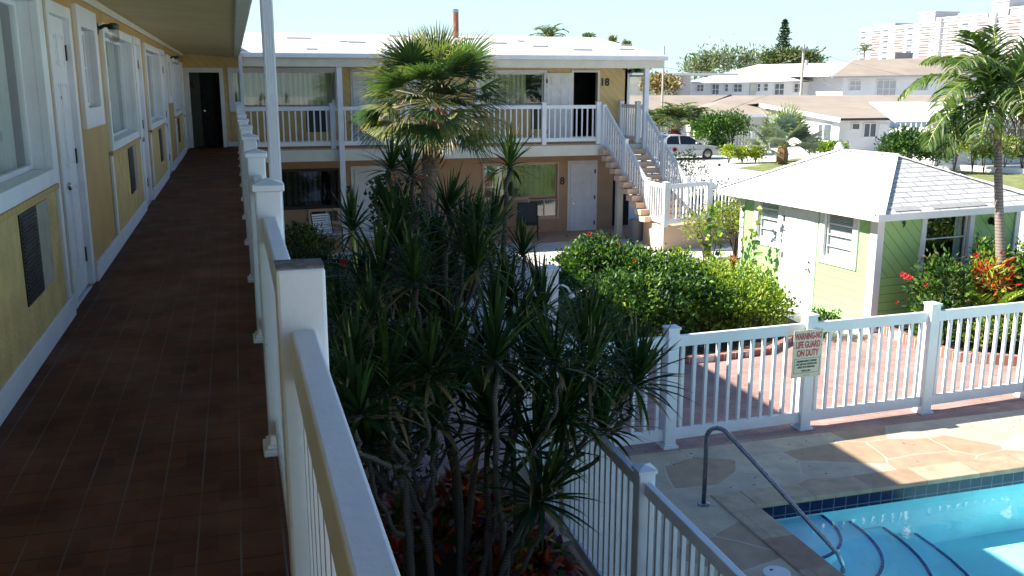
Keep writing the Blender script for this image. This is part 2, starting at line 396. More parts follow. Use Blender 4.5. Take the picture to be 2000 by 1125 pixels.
class Face:
    """local frame on a wall: u along, z up (absolute), d outward"""
    def __init__(s, P0, U, N): s.P = V3(P0); s.U = V3(U).normalized(); s.N = V3(N).normalized()
    def p(s, u, z, d=0): q = s.P + s.U * u + s.N * d; return V3((q.x, q.y, z))
    def box(s, mb, u0, u1, z0, z1, d0, d1, m=0):
        mb.obox(s.p(u0, z0, d0), s.U * (u1 - u0), s.N * (d1 - d0), V3((0, 0, z1 - z0)), m)
    def frame(s, mb, u0, u1, z0, z1, w, d0, d1, m=0, bottom=True):
        s.box(mb, u0, u0 + w, z0, z1, d0, d1, m); s.box(mb, u1 - w, u1, z0, z1, d0, d1, m)
        s.box(mb, u0 + w, u1 - w, z1 - w, z1, d0, d1 - .002, m)
        if bottom: s.box(mb, u0 + w, u1 - w, z0, z0 + w, d0, d1 - .002, m)

def window(root, F, u0, u1, z0, z1, fw=.06, rec=.10, mull=(), curt=None, cfrac=((0, 1),), trim='white', glass='glass', hm=(), room=.5, label=None, panename='pane'):
    """u0..z1 is the opening"""
    m = MB(); F.frame(m, u0 - fw, u1 + fw, z0 - fw, z1 + fw, fw + .003, -.02, .035)
    F.frame(m, u0 + .002, u1 - .002, z0 + .002, z1 - .002, .035, -rec - .02, -rec + .02)
    for q in mull: F.box(m, q - .02, q + .02, z0 + .03, z1 - .03, -rec - .018, -rec + .018)
    for q in hm: F.box(m, u0 + .03, u1 - .03, q - .011, q + .011, -rec - .022, -rec + .022)
    wn = m.build('window', M[trim], root, bevel=.004)
    if label: wn['label'] = label
    pq = [F.p(u0 + .03, z0 + .03, -rec), F.p(u1 - .03, z0 + .03, -rec), F.p(u1 - .03, z1 - .03, -rec), F.p(u0 + .03, z1 - .03, -rec)]
    m = MB(); m.poly(pq if F.U.cross(V3((0, 0, 1))).dot(F.N) > 0 else pq[::-1])
    m.build(panename, M[glass], wn)
    m = MB()   # dark room box behind
    a, b, c, d, e = u0 - .1, u1 + .1, z0 - .1, z1 + .1, -rec - room
    P = F.p
    m.poly([P(a, c, e), P(b, c, e), P(b, d, e), P(a, d, e)])
    m.poly([P(a, c, e), P(b, c, e), P(b, c, -rec - .03), P(a, c, -rec - .03)]); m.poly([P(a, d, e), P(b, d, e), P(b, d, -rec - .03), P(a, d, -rec - .03)])
    m.poly([P(a, c, e), P(a, d, e), P(a, d, -rec - .03), P(a, c, -rec - .03)]); m.poly([P(b, c, e), P(b, d, e), P(b, d, -rec - .03), P(b, c, -rec - .03)])
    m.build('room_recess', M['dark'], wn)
    if curt:
        m = MB()
        for (fa, fb) in cfrac:
            x0 = u0 + (u1 - u0) * fa; x1 = u0 + (u1 - u0) * fb; n_ = max(6, int((x1 - x0) / .022)); pr = None
            ph = RN.random() * 6
            for k in range(n_ + 1):
                u = x0 + (x1 - x0) * k / n_
                dd = -rec - .10 + .028 * math.sin(u * 42 + ph + 1.3 * math.sin(u * 7)) + .01 * math.sin(u * 95)
                cur = (F.p(u, z0 + .01, dd), F.p(u, z1 - .01, dd))
                if pr: m.poly([pr[0], cur[0], cur[1], pr[1]])
                pr = cur
        m.build('curtain', M[curt], wn, smooth=True)
    return wn

def door(root, F, u0, u1, z0, z1, knob='l', rec=.02, fw=.07, frame=True, hinges=True, mat='white', kmat='chrome', peep=True):
    m = MB(); F.box(m, u0, u1, z0, z1, -rec - .04, -rec); W = u1 - u0; H = z1 - z0
    for (a, b) in ((.13, .46), (.54, .87)):
        for (c, d) in ((.10, .40), (.47, .77), (.83, .94)):
            F.frame(m, u0 + W * a, u0 + W * b, z0 + H * c, z0 + H * d, .014, -rec - .001, -rec + .008)
            F.box(m, u0 + W * a + .035, u0 + W * b - .035, z0 + H * c + .035, z0 + H * d - .035, -rec - .001, -rec + .007)
    dr = m.build('door', M[mat], root, bevel=.003)
    if frame:
        m = MB(); F.frame(m, u0 - fw, u1 + fw, z0, z1 + fw, fw, -.06, .02, bottom=False)
        m.build('frame', M['white'], dr, bevel=.004)
    ku = u0 + .07 if knob == 'l' else u1 - .07
    m = MB(); c = F.p(ku, z0 + H * .42, -rec)
    m.lathe(c, [(.032, 0), (.032, .008), (.012, .012), (.012, .035), (.026, .042), (.031, .055), (.026, .07), (.01, .075)], 14, axis=F.N)
    m.build('knob', M[kmat], dr, smooth=False)
    m = MB(); c = F.p(ku, z0 + H * .49, -rec); m.lathe(c, [(.03, 0), (.03, .012), (.02, .02)], 14, axis=F.N); m.build('deadbolt', M[kmat], dr)
    if peep:
        m = MB(); m.lathe(F.p((u0 + u1) / 2, z0 + H * .72, -rec), [(.012, 0), (.012, .006), (.005, .007)], 10, axis=F.N); m.build('peephole', M['black'], dr)
    if hinges:
        hu = u1 if knob == 'l' else u0
        for q in (.12, .5, .88):
            m = MB(); F.box(m, hu - .02, hu + .02, z0 + H * q - .06, z0 + H * q + .06, -rec, -rec + .012)
            m.build('hinge', M['darkbrown'], dr)
    return dr

def text_mesh(name, s, size, P, U, N, mat, parent=None, bold=.0, sx=1.0, depth=.006, shear=0, spacing=1.0):
    c = D.curves.new(name, 'FONT'); c.body = s; c.size = size; c.extrude = depth / 2; c.offset = bold; c.align_x = 'CENTER'; c.align_y = 'CENTER'; c.shear = shear; c.space_character = spacing
    c.resolution_u = 3
    o = D.objects.new(name + '_tmp', c); lk(o)
    dg = bpy.context.evaluated_depsgraph_get(); dg.update()
    me = D.meshes.new_from_object(o.evaluated_get(dg)); D.objects.remove(o)
    U = V3(U).normalized(); N = V3(N).normalized(); Z = N.cross(U)
    if Z.z < 0: Z = -Z
    m = MB(); P = V3(P)
    for p in me.polygons:
        m.poly([P + U * me.vertices[i].co.x * sx + Z * me.vertices[i].co.y + N * (me.vertices[i].co.z + depth / 2 + .001) for i in p.vertices])
    return m.build(name, M[mat] if isinstance(mat, str) else mat, parent)

# ------------------------------------------------------------------ railings
def railing(root, segs, posts, h_post, zr, rw=.05, rh=.09, pw=.11, bs=.15, bw=.035, bottom=(.12, .09), cap=True, flange=True, mat='vinyl', maxb=100, state=None):
    """segs: list of (P,Q) at deck level; posts: points at deck level (with optional uncapped flag). zr: top of top rail above deck"""
    mat_ = M[mat]
    for pp in posts:
        p = V3(pp[:3]); hh = h_post; capped = cap and (len(pp) < 4 or pp[3])
        a = RD(segs, p)
        s = V3((-a.y, a.x, 0))
        m = MB(); m.obox(p - a * pw / 2 - s * pw / 2, a * pw, s * pw, V3((0, 0, hh - (.03 if capped else 0))))
        po = m.build('post', mat_, root, bevel=.008, seg=2)
        if capped:
            m = MB(); q = pw / 2 + .012; z0 = p.z + hh - .035; m.obox(V3((p.x, p.y, z0)) - a * q - s * q, a * 2 * q, s * 2 * q, V3((0, 0, .03)))
            b = [V3((p.x, p.y, z0 + .03)) + a * x * q + s * y * q for x, y in ((-1, -1), (1, -1), (1, 1), (-1, 1))]; t = V3((p.x, p.y, z0 + .055))
            for k in range(4): m.poly([b[k], b[(k + 1) % 4], t])
            m.build('cap', mat_, po, bevel=.004)
        if flange:
            m = MB(); q = pw / 2 + .028; m.obox(p - a * q - s * q, a * 2 * q, s * 2 * q, V3((0, 0, .03)))
            q -= .015; m.obox(p - a * q - s * q + V3((0, 0, .03)), a * 2 * q, s * 2 * q, V3((0, 0, .02)))
            m.build('base_trim', mat_, po, bevel=.005)
    allb = []
    for (P, Q) in segs:
        P, Q = V3(P), V3(Q); d = Q - P; L_ = d.length; up = V3((0, 0, 1))
        m = MB(); m.bar(P + up * (zr - rh / 2), Q + up * (zr - rh / 2), rw, rh); m.build('top_rail', mat_, root, bevel=.006, seg=2)
        bz = bottom[0] + bottom[1] / 2
        m = MB(); m.bar(P + up * bz, Q + up * bz, rw, bottom[1]); m.build('bottom_rail', mat_, root, bevel=.006)
        hd = V3((d.x, d.y, 0)).normalized(); sd = V3((-hd.y, hd.x, 0))
        n_ = max(1, int(round((L_ - pw) / bs)) - 1)
        for k in range(1, n_ + 1):
            c = P + d * (k / (n_ + 1)); allb.append((c, hd, sd, zr - rh, bottom[0] + bottom[1]))
    allb.sort(key=lambda t: (t[0] - CP).length)
    rest = MB()
    for i, (c, hd, sd, zt, zb) in enumerate(allb):
        m = MB() if i < maxb else rest
        m.obox(c - hd * bw / 2 - sd * bw / 2 + V3((0, 0, zb - .005)), hd * bw, sd * bw, V3((0, 0, zt - zb + .01)))
        if i < maxb: m.build('baluster', mat_, root)
    if rest.v: o = rest.build('balusters', mat_, root); o['kind'] = 'stuff'
def RD(segs, p):
    best = min(segs, key=lambda s: min((V3(s[0]) - p).length, (V3(s[1]) - p).length))
    d = V3(best[1]) - V3(best[0]); d.z = 0; return d.normalized()

# ================================================================== GROUND
def sheet(name, pts, z, mat, kind='structure'):
    m = MB(); m.poly([(p[0], p[1], z) for p in pts]); o = m.build(name, M[mat]); o['kind'] = kind; return o
PX0, PX1, PY0, PY1 = 5.02, 14.5, -4.0, 8.05          # pool water rectangle
def holed(name, x0, x1, y0, y1, hx0, hx1, hy0, hy1, z, mat):
    m = MB()
    for a, b, c, d in ((x0, hx0, y0, y1), (hx1, x1, y0, y1), (hx0, hx1, y0, hy0), (hx0, hx1, hy1, y1)):
        m.poly([(a, c, z), (b, c, z), (b, d, z), (a, d, z)])
    return struct(m.build(name, M[mat]))
holed('ground', -900, 1500, -300, 2200, PX0, PX1, PY0, PY1, -.02, 'drive')
holed('pool_deck', 2.98, 15.2, -6, 9.66, PX0, PX1, PY0, PY1, .004, 'flag')
CW = .34
m = MB()
for a, b, c, d in ((PX0 - CW, PX0 + .02, PY0, PY1 + CW), (PX0 + .02, PX1, PY1 - .02, PY1 + CW)):
    m.box(a, b, c, d, -.04, .022)
m.box(PX0 - CW, PX0 + .02, PY0, PY1 - .02, -.041, .021)
m2 = MB(); m2.box(PX0 - CW, PX0 + .02, PY0, PY1 + CW, -.04, .022); m2.box(PX0 + .02, PX1, PY1 - .02, PY1 + CW, -.04, .022)
struct(m2.build('pool_coping', M['coping'], bevel=.015, seg=2))
m = MB(); m.box(2.80, 2.98, -6, 9.62, -.02, .03); struct(m.build('stone_kerb', M['coping'], bevel=.01))
sheet('brick_paving', [(.3, 9.62), (2.98, 9.66), (15.5, 9.66), (15.5, 13.9), (.3, 13.2)], 0.0, 'paver')
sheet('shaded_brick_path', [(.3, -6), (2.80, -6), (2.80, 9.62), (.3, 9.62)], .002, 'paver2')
sheet('concrete_patio', [(.3, 13.2), (15.5, 13.9), (15.5, 24.6), (.3, 24.6)], -.004, 'concrete')
sheet('porch_floor', [(.3, 24.6), (13, 24.6), (13, 28), (.3, 28)], .0, 'tan')
sheet('planting_bed', [(.35, 2), (2.3, 2), (2.45, 8.3), (1.6, 9.0), (.35, 9.4)], .03, 'soil')
m = MB()
for P in ([(5.6, 13.0), (7.04, 12.93), (8.24, 13.06), (9.27, 13.76), (9.75, 14.3), (9.9, 16.4), (9.6, 17.4), (5.6, 17.2)], [(10.9, 13.55), (10.83, 12.63), (10.91, 11.83), (11.76, 11.29), (15.4, 11.3), (15.4, 13.9)],
          [(.4, 17.5), (3.6, 17.2), (5.0, 19), (5.0, 22), (.4, 23.5)]):
    m.poly([(a, b, .05) for a, b in P])
m_ = m.build('planting_soil', M['soil']); struct(m_)
def edging(pts, h, wd, label):
    m = MB()
    for a, b in zip(pts, pts[1:]):
        A, B = V3((*a, 0)), V3((*b, 0)); d = (B - A).normalized(); m.bar(A - d * wd / 2.01 + V3((0, 0, h / 2)), B + V3((0, 0, h / 2 + .001)), wd, h)
    return tag(m.build('brick_edging', M['brick'], bevel=.006), label, 'brick edging')
edging([(5.6, 13.0), (7.04, 12.93), (8.24, 13.06), (9.27, 13.76), (9.85, 14.3)], .10, .11, 'low brick edging along the front of the big green hedge')
edging([(10.9, 13.5), (10.83, 12.63), (10.91, 11.83), (11.76, 11.29), (15.4, 11.3)], .16, .12, 'red brick edging round the flower bed right of the green hut')

# pool
m = MB(); dz = -.78
m.poly([(PX0, PY0, dz), (PX1, PY0, dz), (PX1, PY1, dz), (PX0, PY1, dz)])
for a, b in (((PX0, PY0), (PX0, PY1)), ((PX0, PY1), (PX1, PY1)), ((PX1, PY1), (PX1, PY0)), ((PX1, PY0), (PX0, PY0))):
    m.poly([(a[0], a[1], dz), (b[0], b[1], dz), (b[0], b[1], -.03), (a[0], a[1], -.03)])
pb = struct(m.build('pool_basin', M['poolfloor']))
m = MB(); m.box(PX0 + .001, PX1, PY1 - .012, PY1 - .001, -.19, -.04); struct(m.build('waterline_tile', M['bluetile']))
m = MB(); m.box(PX0 + .001, PX0 + .012, PY0, PY1 - .013, -.19, -.04); struct(m.build('waterline_tile', M['bluetile_y']))
m = MB(); m.poly([(PX0, PY0, -.15), (PX1, PY0, -.15), (PX1, PY1, -.15), (PX0, PY1, -.15)]); struct(m.build('pool_water', M['water']))
arcs = [(.82, .85, -.22), (1.18, 1.28, -.34), (1.62, 1.75, -.47), (2.05, 2.3, -.60)]
for i, (rx, ry, z) in enumerate(arcs):
    m = MB(); pts = []
    for k in range(15):
        a = math.pi / 2 * k / 14
        pts.append((PX0 + .01 + rx * math.sin(a) ** .85, PY1 - .01 - ry * math.cos(a) ** .85))
    m.poly([(PX0 + .005, PY1 - .005, z)] + [(x, y, z) for x, y in pts])
    for p, q in zip(pts, pts[1:]): m.poly([(p[0], p[1], z), (q[0], q[1], z), (q[0], q[1], dz), (p[0], p[1], dz)])
    st = struct(m.build('pool_step', M['poolfloor']))
    m = MB()
    for p, q in zip(pts, pts[1:]):
        m.bar((p[0], p[1], z + .004), (p[0] + (q[0] - p[0]) * .93, p[1] + (q[1] - p[1]) * .93, z + .004), .032, .012)
    m.build('step_edge_tile', M['navy'], st)
# handrail
hb = V3((4.52, 8.22, 0.004)); q = V3((5.43, 7.16, -.16)); hd = (V3((q.x - hb.x, q.y - hb.y, 0))).normalized()
hr = thing('pool_handrail', 'bent stainless steel handrail leading down into the pool steps', 'handrail', tuple(hb))
m = MB(); pts = [hb, hb + V3((0, 0, .75))]
for k in range(1, 9):
    a = math.pi * k / 9 * .82; pts.append(hb + V3((0, 0, .75)) + hd * (.13 * (1 - math.cos(a))) + V3((0, 0, .13 * math.sin(a))))
e = hb + hd * 1.40 + V3((0, 0, -.16)); pts += [pts[-1].lerp(e, .5), e, e + hd * .06 + V3((0, 0, -.12)), e + hd * .06 + V3((0, 0, -.35))]
m.tube(pts, .024, 12); m.build('rail_tube', M['steel'], hr, smooth=True)
m = MB(); m.lathe(hb, [(.065, 0), (.065, .012), (.045, .022), (.03, .024)], 20); m.build('flange', M['steel'], hr)
m = MB(); m.lathe((4.48, 6.74, .004), [(.125, 0), (.125, .01), (.11, .014), (.03, .014)], 28)
sk = tag(m.build('skimmer_lid', M['vinyl2']), 'round white skimmer lid set in the pool deck', 'skimmer lid')
m = MB(); m.box(4.44, 4.47, 6.78, 6.80, .016, .022); m.build('lift_tab', M['black'], sk)

# ================================================================== MOTEL: the wing we stand on
YE = 26.5
mw = thing('motel_building', 'yellow upper storey of the near motel wing with white doors along the tiled walkway', 'building', (-1.23, 0, 0))
FL = Face((-1.23, 0, 0), (0, 1, 0), (1, 0, 0))
ops = [(2.6, 6.95, 3.79, 4.88), (7.40, 8.36, 2.7, 4.90), (8.80, 9.64, 4.15, 4.83), (10.34, 12.98, 3.77, 4.86), (13.46, 14.36, 2.7, 4.93), (15.02, 17.72, 3.77, 4.86),
       (18.2, 19.25, 2.7, 4.93), (19.8, 20.6, 4.13, 4.78), (21.3, 23.9, 3.77, 4.83), (24.9, 25.85, 2.7, 4.85)]
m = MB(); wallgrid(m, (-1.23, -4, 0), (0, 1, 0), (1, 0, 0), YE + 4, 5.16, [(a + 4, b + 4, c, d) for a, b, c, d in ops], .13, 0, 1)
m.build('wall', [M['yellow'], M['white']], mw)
window(mw, FL, *ops[0], fw=.10, rec=.11, mull=[5.2], curt='curt', cfrac=((.0, 1.0),))
window(mw, FL, *ops[2], fw=.17, rec=.08, hm=[4.5], glass='glass2')
window(mw, FL, *ops[3], fw=.09, rec=.11, curt='curt')
window(mw, FL, *ops[5], fw=.09, rec=.11, curt='curt')
window(mw, FL, *ops[7], fw=.14, rec=.08, hm=[4.46], glass='glass2')
window(mw, FL, *ops[8], fw=.09, rec=.11, curt='curt')
for i in (1, 4, 6, 9):
    a, b, c, d = ops[i]
    dd = door(mw, FL, a + .05, b - .05, c + .02, d - .05, 'l', rec=.03, fw=.09)
for (a, b, ac) in ((2.6, 6.95, 5.78), (10.2, 13.05, 11.62), (14.95, 17.8, 16.38), (21.2, 23.98, 21.85)):
    m = MB(); FL.box(m, a - .05, b + .02, 2.86, 3.66, .002, .022); m.build('lower_panel', M['stucco_y'], mw)
    m = MB(); FL.box(m, a - .10, b + .06, 3.655, 3.69, .003, .045); m.build('sill_board', M['yellow'], mw)
    m = MB(); FL.box(m, ac, ac + .47, 3.10, 3.63, .02, .030)
    acn = m.build('air_conditioner', M['black'], mw)
    m = MB()
    for k in range(22): FL.box(m, ac + .02, ac + .45, 3.115 + k * .023, 3.125 + k * .023, .03, .037)
    m.build('louvre', M['black'], acn)
    m = MB(); FL.box(m, ac + .48, ac + .84, 3.10, 3.63, .02, .030); m.build('filler_panel', basic('weathered grey panel', (.34, .31, .24), .7, .2, 8), acn)
m = MB()
for a, b in ((-4, 7.28), (8.5, 13.33), (14.5, 18.08), (19.4, 24.78), (25.98, YE)):
    FL.box(m, a, b, 2.7, 2.84, .003, .028); FL.box(m, a, b, 2.84, 2.862, .003, .036)
m.build('baseboard', M['white'], mw, bevel=.003)
m = MB()
for u in (7.07, 10.12, 13.07, 14.80, 17.84, 21.08, 24.0): m = MB(); FL.box(m, u, u + .085, 2.865, 3.66 if u > 7.1 else 4.97, .003, .030); m.build('trim_strip', M['white'], mw, bevel=.003)
m = MB(); FL.box(m, -4, YE, 5.06, 5.13, .002, .03); m.build('cornice_strip', M['cream'], mw)
# soffit, beam, roof
m = MB(); m.obox((-1.24, -4, 5.14), (1.32, 0, -.09), (0, YE + 4, 0), (0, 0, .03)); m.build('soffit', M['soffit'], mw)
m = MB(); m.box(.06, .20, -4, 25.0, 5.035, 5.22); be = m.build('eave_beam', M['cream'], mw, bevel=.01)
m = MB(); m.obox((.24, -4, 5.24), (-5.5, 0, .95), (0, 36, 0), (0, 0, .07)); m.obox((-5.27, -4, 6.19), (-5, 0, -.95), (0, 36, 0), (0, 0, .07)); m.build('roof', M['roofp'], mw)
m = MB(); m.box(-9.5, -2.2, -4, 31, 0, 5.1); m.build('building_core', M['stucco_y2'], mw)
# walkway slab and floor
m = MB(); m.box(-1.23, .20, -4, 25.24, 2.45, 2.70); m.box(-1.23, .19, 25.24, YE, 2.45, 2.70); struct(m.build('walkway', M['tile']))
m = MB(); m.box(.201, .235, -4, 25.2, 2.42, 2.705); m.build('deck_fascia', M['cream'], mw)
# columns
for (x, y) in ((.262, 7.06), (.262, 15.2), (.205, 24.2)):
    c = thing('roof_column', {7.06: 'nearest fluted white column outside the walkway railing, holding the eave', 15.2: 'fluted white column half hidden by the row of walkway posts', 24.2: 'thin white column at the far end of the walkway railing'}[y], 'column', (x, y, 0), 'fluted columns along the near wing')
    m = MB(); m.box(x - .04, x + .04, y - .04, y + .04, 0, 5.2)
    for k in range(4):
        o_ = -.032 + k * .0187
        m.box(x + o_, x + o_ + .009, y - .046, y - .04, 0, 5.2); m.box(x - .046, x - .04, y + o_, y + o_ + .009, 0, 5.2)
    if y != 15.2: m.build('shaft', M['vinyl'], c)
    else: D.objects.remove(c)
# wall lamps
def wall_lamp(y, label):
    t = thing('wall_lamp', label, 'wall lamp', (-1.2, y, 4.86), 'jelly jar wall lamps by the doors')
    x = -1.23
    m = MB(); m.lathe((x, y, 4.87), [(.055, 0), (.055, .02), (.03, .03)], 14, axis=(1, 0, 0)); m.build('wall_plate', M['black'], t)
    m = MB(); m.tube([(x + .02, y, 4.87), (x + .08, y, 4.90), (x + .15, y, 4.90)], .017, 8); m.tube([(x + .16, y, 4.925), (x + .16, y, 4.91), (x + .16, y, 4.865)], [.03, .055, .05], 14); m.build('bracket', M['black'], t)
    m = MB(); m.lathe((x + .16, y, 4.86), [(.045, 0), (.047, -.03), (.050, -.07), (.042, -.10), (.02, -.115)], 16); m.build('glass_jar', M['lampglass'], t, smooth=True)
wall_lamp(9.98, 'black wall lamp with clear glass jar above the nearer small window')
wall_lamp(20.75, 'black wall lamp with clear glass jar at the farther small window')
# walkway railing
rt = thing('walkway_railing', 'white vinyl railing beside the camera along the tiled walkway', 'railing', (.12, 0, 2.7))
ys = [.23 + 1.98 * k for k in range(0, 13)]
xx = lambda y: .130 - .003 * min(y, 12)
segs = [((xx(a), a, 2.7), (xx(b), b, 2.7)) for a, b in zip([-1.75] + ys[:-1], ys)]
railing(rt, segs, [(xx(y), y, 2.7, 0 if abs(y - 2.21) < .01 else 1) for y in ys], 1.235, 1.09, rw=.056, rh=.12, pw=.112, bs=.115, bw=.03, bottom=(.09, .07), maxb=100)
m = MB(); m.box(xx(2.21) - .055, xx(2.21) + .055, 2.160, 2.260, 3.9355, 3.940); m.build('dirt_filled_post_end', basic('grey dirt', (.22, .20, .19), .95, .5, 40, 1, 90), rt)

# ================================================================== MOTEL: the far wing
W_ = lambda u, v=200, y=YE: ony(u, v, y).x
Z_ = lambda u, v, y=YE: ony(u, v, y).z
fw_ = thing('motel_building', 'two storey motel wing across the courtyard, yellow above and tan below', 'building', (5, YE, 0))
FR = Face((0, YE, 0), (1, 0, 0), (0, -1, 0))
xr = W_(1228)
d16 = (-1.10, -.34, 2.7, 4.66)
w1 = (-.02, W_(657), 3.74, 4.69); w3 = (W_(935), W_(1062), 3.74, 4.67); d18 = (W_(1118), W_(1166), 2.74, 4.70); w2h = (W_(800), W_(850), 4.0, 4.67)
d17 = (W_(690), W_(742), 2.74, 4.70)
hl = [(a + 1.23, b + 1.23, c - 2.72 if c > 2.72 else 0, d - 2.72) for a, b, c, d in (d16, w1, w2h, w3, d18)]
X17 = W_(745)
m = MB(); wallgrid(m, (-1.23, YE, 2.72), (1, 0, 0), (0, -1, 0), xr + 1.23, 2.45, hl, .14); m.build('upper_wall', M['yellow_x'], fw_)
window(fw_, FR, *w1, fw=.10, rec=.08, curt='curt_g', cfrac=((0.0, .36), (.37, 1.0)))
window(fw_, FR, *w3, fw=.09, rec=.08, curt='curt_g', cfrac=((0.0, .74),))
window(fw_, FR, *w2h, fw=.09, rec=.08, curt='curt_g')
for w__ in (w1, w3): m = MB(); FR.box(m, w__[0] - .08, w__[1] + .02, 2.84, 3.63, .003, .03); m.build('lower_panel', M['stucco_y2'], fw_)
for (a, b) in ((W_(598, 235), W_(636, 235)), (W_(1037, 235), W_(1057, 235))):
    m = MB(); FR.box(m, a, b, Z_(600, 258), Z_(600, 216), .03, .045); m.build('air_conditioner', M['black'], fw_)
m = MB(); FR.box(m, W_(637, 235), W_(650, 235), Z_(600, 258), Z_(600, 216), .03, .04); m.build('filler_panel', M['greybox'], fw_)
m = MB(); FR.box(m, -.22, xr, 2.72, 2.84, .003, .03); m.build('baseboard', M['white'], fw_)
# alcove with door 16
m = MB(); FR.box(m, d16[0] - .13, d16[0], 2.7, 4.76, -.1, .03); FR.box(m, d16[1], d16[1] + .10, 2.7, 4.76, -.1, .03); FR.box(m, d16[0] - .13, d16[1] + .10, 4.66, 4.78, -.098, .028)
m.build('door_frame', M['white'], fw_, bevel=.004)
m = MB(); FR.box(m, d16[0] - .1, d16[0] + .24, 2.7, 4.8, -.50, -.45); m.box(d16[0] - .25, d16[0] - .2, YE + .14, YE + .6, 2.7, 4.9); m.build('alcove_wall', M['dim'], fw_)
m = MB(); FR.box(m, d16[0] + .24, d16[1] + .2, 2.7, 4.8, -.52, -.47)
dd = m.build('door', M['dark'], fw_, bevel=.004)
m = MB(); m.lathe(FR.p(d16[0] + .32, 3.65, -.47), [(.03, 0), (.03, .008), (.012, .012), (.012, .035), (.028, .045), (.028, .065), (.01, .07)], 12, axis=(0, -1, 0)); m.build('knob', M['chrome'], dd)
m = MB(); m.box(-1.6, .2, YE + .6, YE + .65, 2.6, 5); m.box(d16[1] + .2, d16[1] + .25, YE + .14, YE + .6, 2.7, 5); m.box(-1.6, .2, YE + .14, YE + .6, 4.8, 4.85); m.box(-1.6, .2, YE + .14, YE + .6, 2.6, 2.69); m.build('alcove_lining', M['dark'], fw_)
# door 17, open door 18
door(fw_, FR, *d17, knob='l', rec=-.045, fw=.06)
door(fw_, FR, W_(1067), W_(1116), 2.76, 4.68, knob='r', rec=-.05, frame=False, hinges=True)
m = MB(); FR.frame(m, d18[0] - .04, d18[1] + .07, 2.72, 4.76, .06, -.1, .03, bottom=False); m.build('door_frame', M['white'], fw_)
m = MB(); a, b = d18[0], d18[1]; P = FR.p
m.poly([P(a - .3, 2.7, -1.5), P(b + .3, 2.7, -1.5), P(b + .3, 4.9, -1.5), P(a - .3, 4.9, -1.5)]); m.poly([P(a - .3, 2.7, -1.5), P(a - .3, 4.9, -1.5), P(a - .3, 4.9, -.15), P(a - .3, 2.7, -.15)])
m.poly([P(b + .3, 2.7, -1.5), P(b + .3, 4.9, -1.5), P(b + .3, 4.9, -.15), P(b + .3, 2.7, -.15)]); m.poly([P(a - .3, 4.9, -1.5), P(b + .3, 4.9, -1.5), P(b + .3, 4.9, -.15), P(a - .3, 4.9, -.15)]); m.poly([P(a - .3, 2.73, -1.5), P(b + .3, 2.73, -1.5), P(b + .3, 2.73, -.15), P(a - .3, 2.73, -.15)])
m.build('room_recess', M['dark'], fw_)
m = MB(); FR.box(m, a + .22, a + .36, 2.75, 4.7, -.9, -.85); m.build('inner_curtain', M['curt_b'], fw_)
m = MB(); FR.box(m, xr - .07, xr + .01, 2.72, 4.99, -.03, .035); m.build('corner_trim', M['white'], fw_)
m = MB(); m.box(xr - .14, xr, YE, 33.5, 2.72, 5.0); m.box(xr - .13, xr - .01, YE + 1.2, 33.5, 0, 2.5); m.build('side_wall', M['yellow'], fw_)
# lower storey
lw = (W_(545, 370), W_(661, 370), Z_(600, 405), Z_(600, 333)); lw2 = (W_(606, 420), W_(660, 420), Z_(600, 436), Z_(600, 412))
rw_ = (W_(945, 350), W_(1088, 350), Z_(1000, 387), Z_(1000, 321)); rw2 = (W_(1033, 400), W_(1088, 400), Z_(1000, 427), Z_(1000, 391))
xe = W_(1196, 400)
hl = [(a - .25, b - .25, c, d) for a, b, c, d in (lw, lw2, rw_, rw2)]
m = MB(); wallgrid(m, (.25, YE, 0), (1, 0, 0), (0, -1, 0), xe - .25, 2.5, hl, .14); m.build('lower_wall', M['tan'], fw_)
window(fw_, FR, *lw, fw=.05, rec=.07, curt='curt_b', cfrac=((0, .72),), trim='darkbrown', glass='glass2')
window(fw_, FR, *lw2, fw=.05, rec=.05, mull=[lw2[0] + (lw2[1] - lw2[0]) * .6], curt='curt', cfrac=((.6, 1),), trim='tan_l', glass='glass2')
window(fw_, FR, *rw_, fw=.05, rec=.07, curt='curt_b', cfrac=((0, .3), (.4, 1)), trim='tan_l', glass='glass')
window(fw_, FR, *rw2, fw=.05, rec=.05, mull=[rw2[0] + (rw2[1] - rw2[0]) * .55], curt='curt', cfrac=((.55, 1),), trim='tan_l', glass='glass2')
door(fw_, FR, W_(694, 400), W_(752, 400), .0, Z_(720, 331), knob='l', rec=-.045, fw=.10, kmat='chrome')
door(fw_, FR, W_(1113, 400), W_(1160, 400), Z_(1135, 453) + .03, Z_(1135, 319), knob='l', rec=-.045, fw=.085, kmat='chrome')
m = MB(); m.box(xe - .1, xr + .35, YE + .6, YE + .7, 0, 2.44); m.box(xe - .14, xe - .002, YE + .14, YE + .6, 0, 2.44); m.box(xr + .25, xr + .35, YE + .7, 33, 0, 2.44); m.build('passage_shade_panel', M['dark'], fw_)  # black panels stand in for the shade of the under-stair passage
# deck
m = MB(); m.box(.24, xr + .35, 25.27, YE - .002, 2.46, 2.70); m.box(xr + .005, xr + .35, YE - .002, 29, 2.46, 2.70); m.build('deck_slab', M['tan'], fw_)
m = MB(); m.box(.24, xr + .38, 25.24, 25.268, 2.36, 2.66); m.box(xr + .352, xr + .38, 25.27, 29, 2.36, 2.66); m.build('deck_fascia', M['cream'], fw_, bevel=.004)
m = MB(); m.box(.24, xr, 25.3, YE - .003, 2.38, 2.455); m.build('deck_ceiling', M['tan'], fw_)
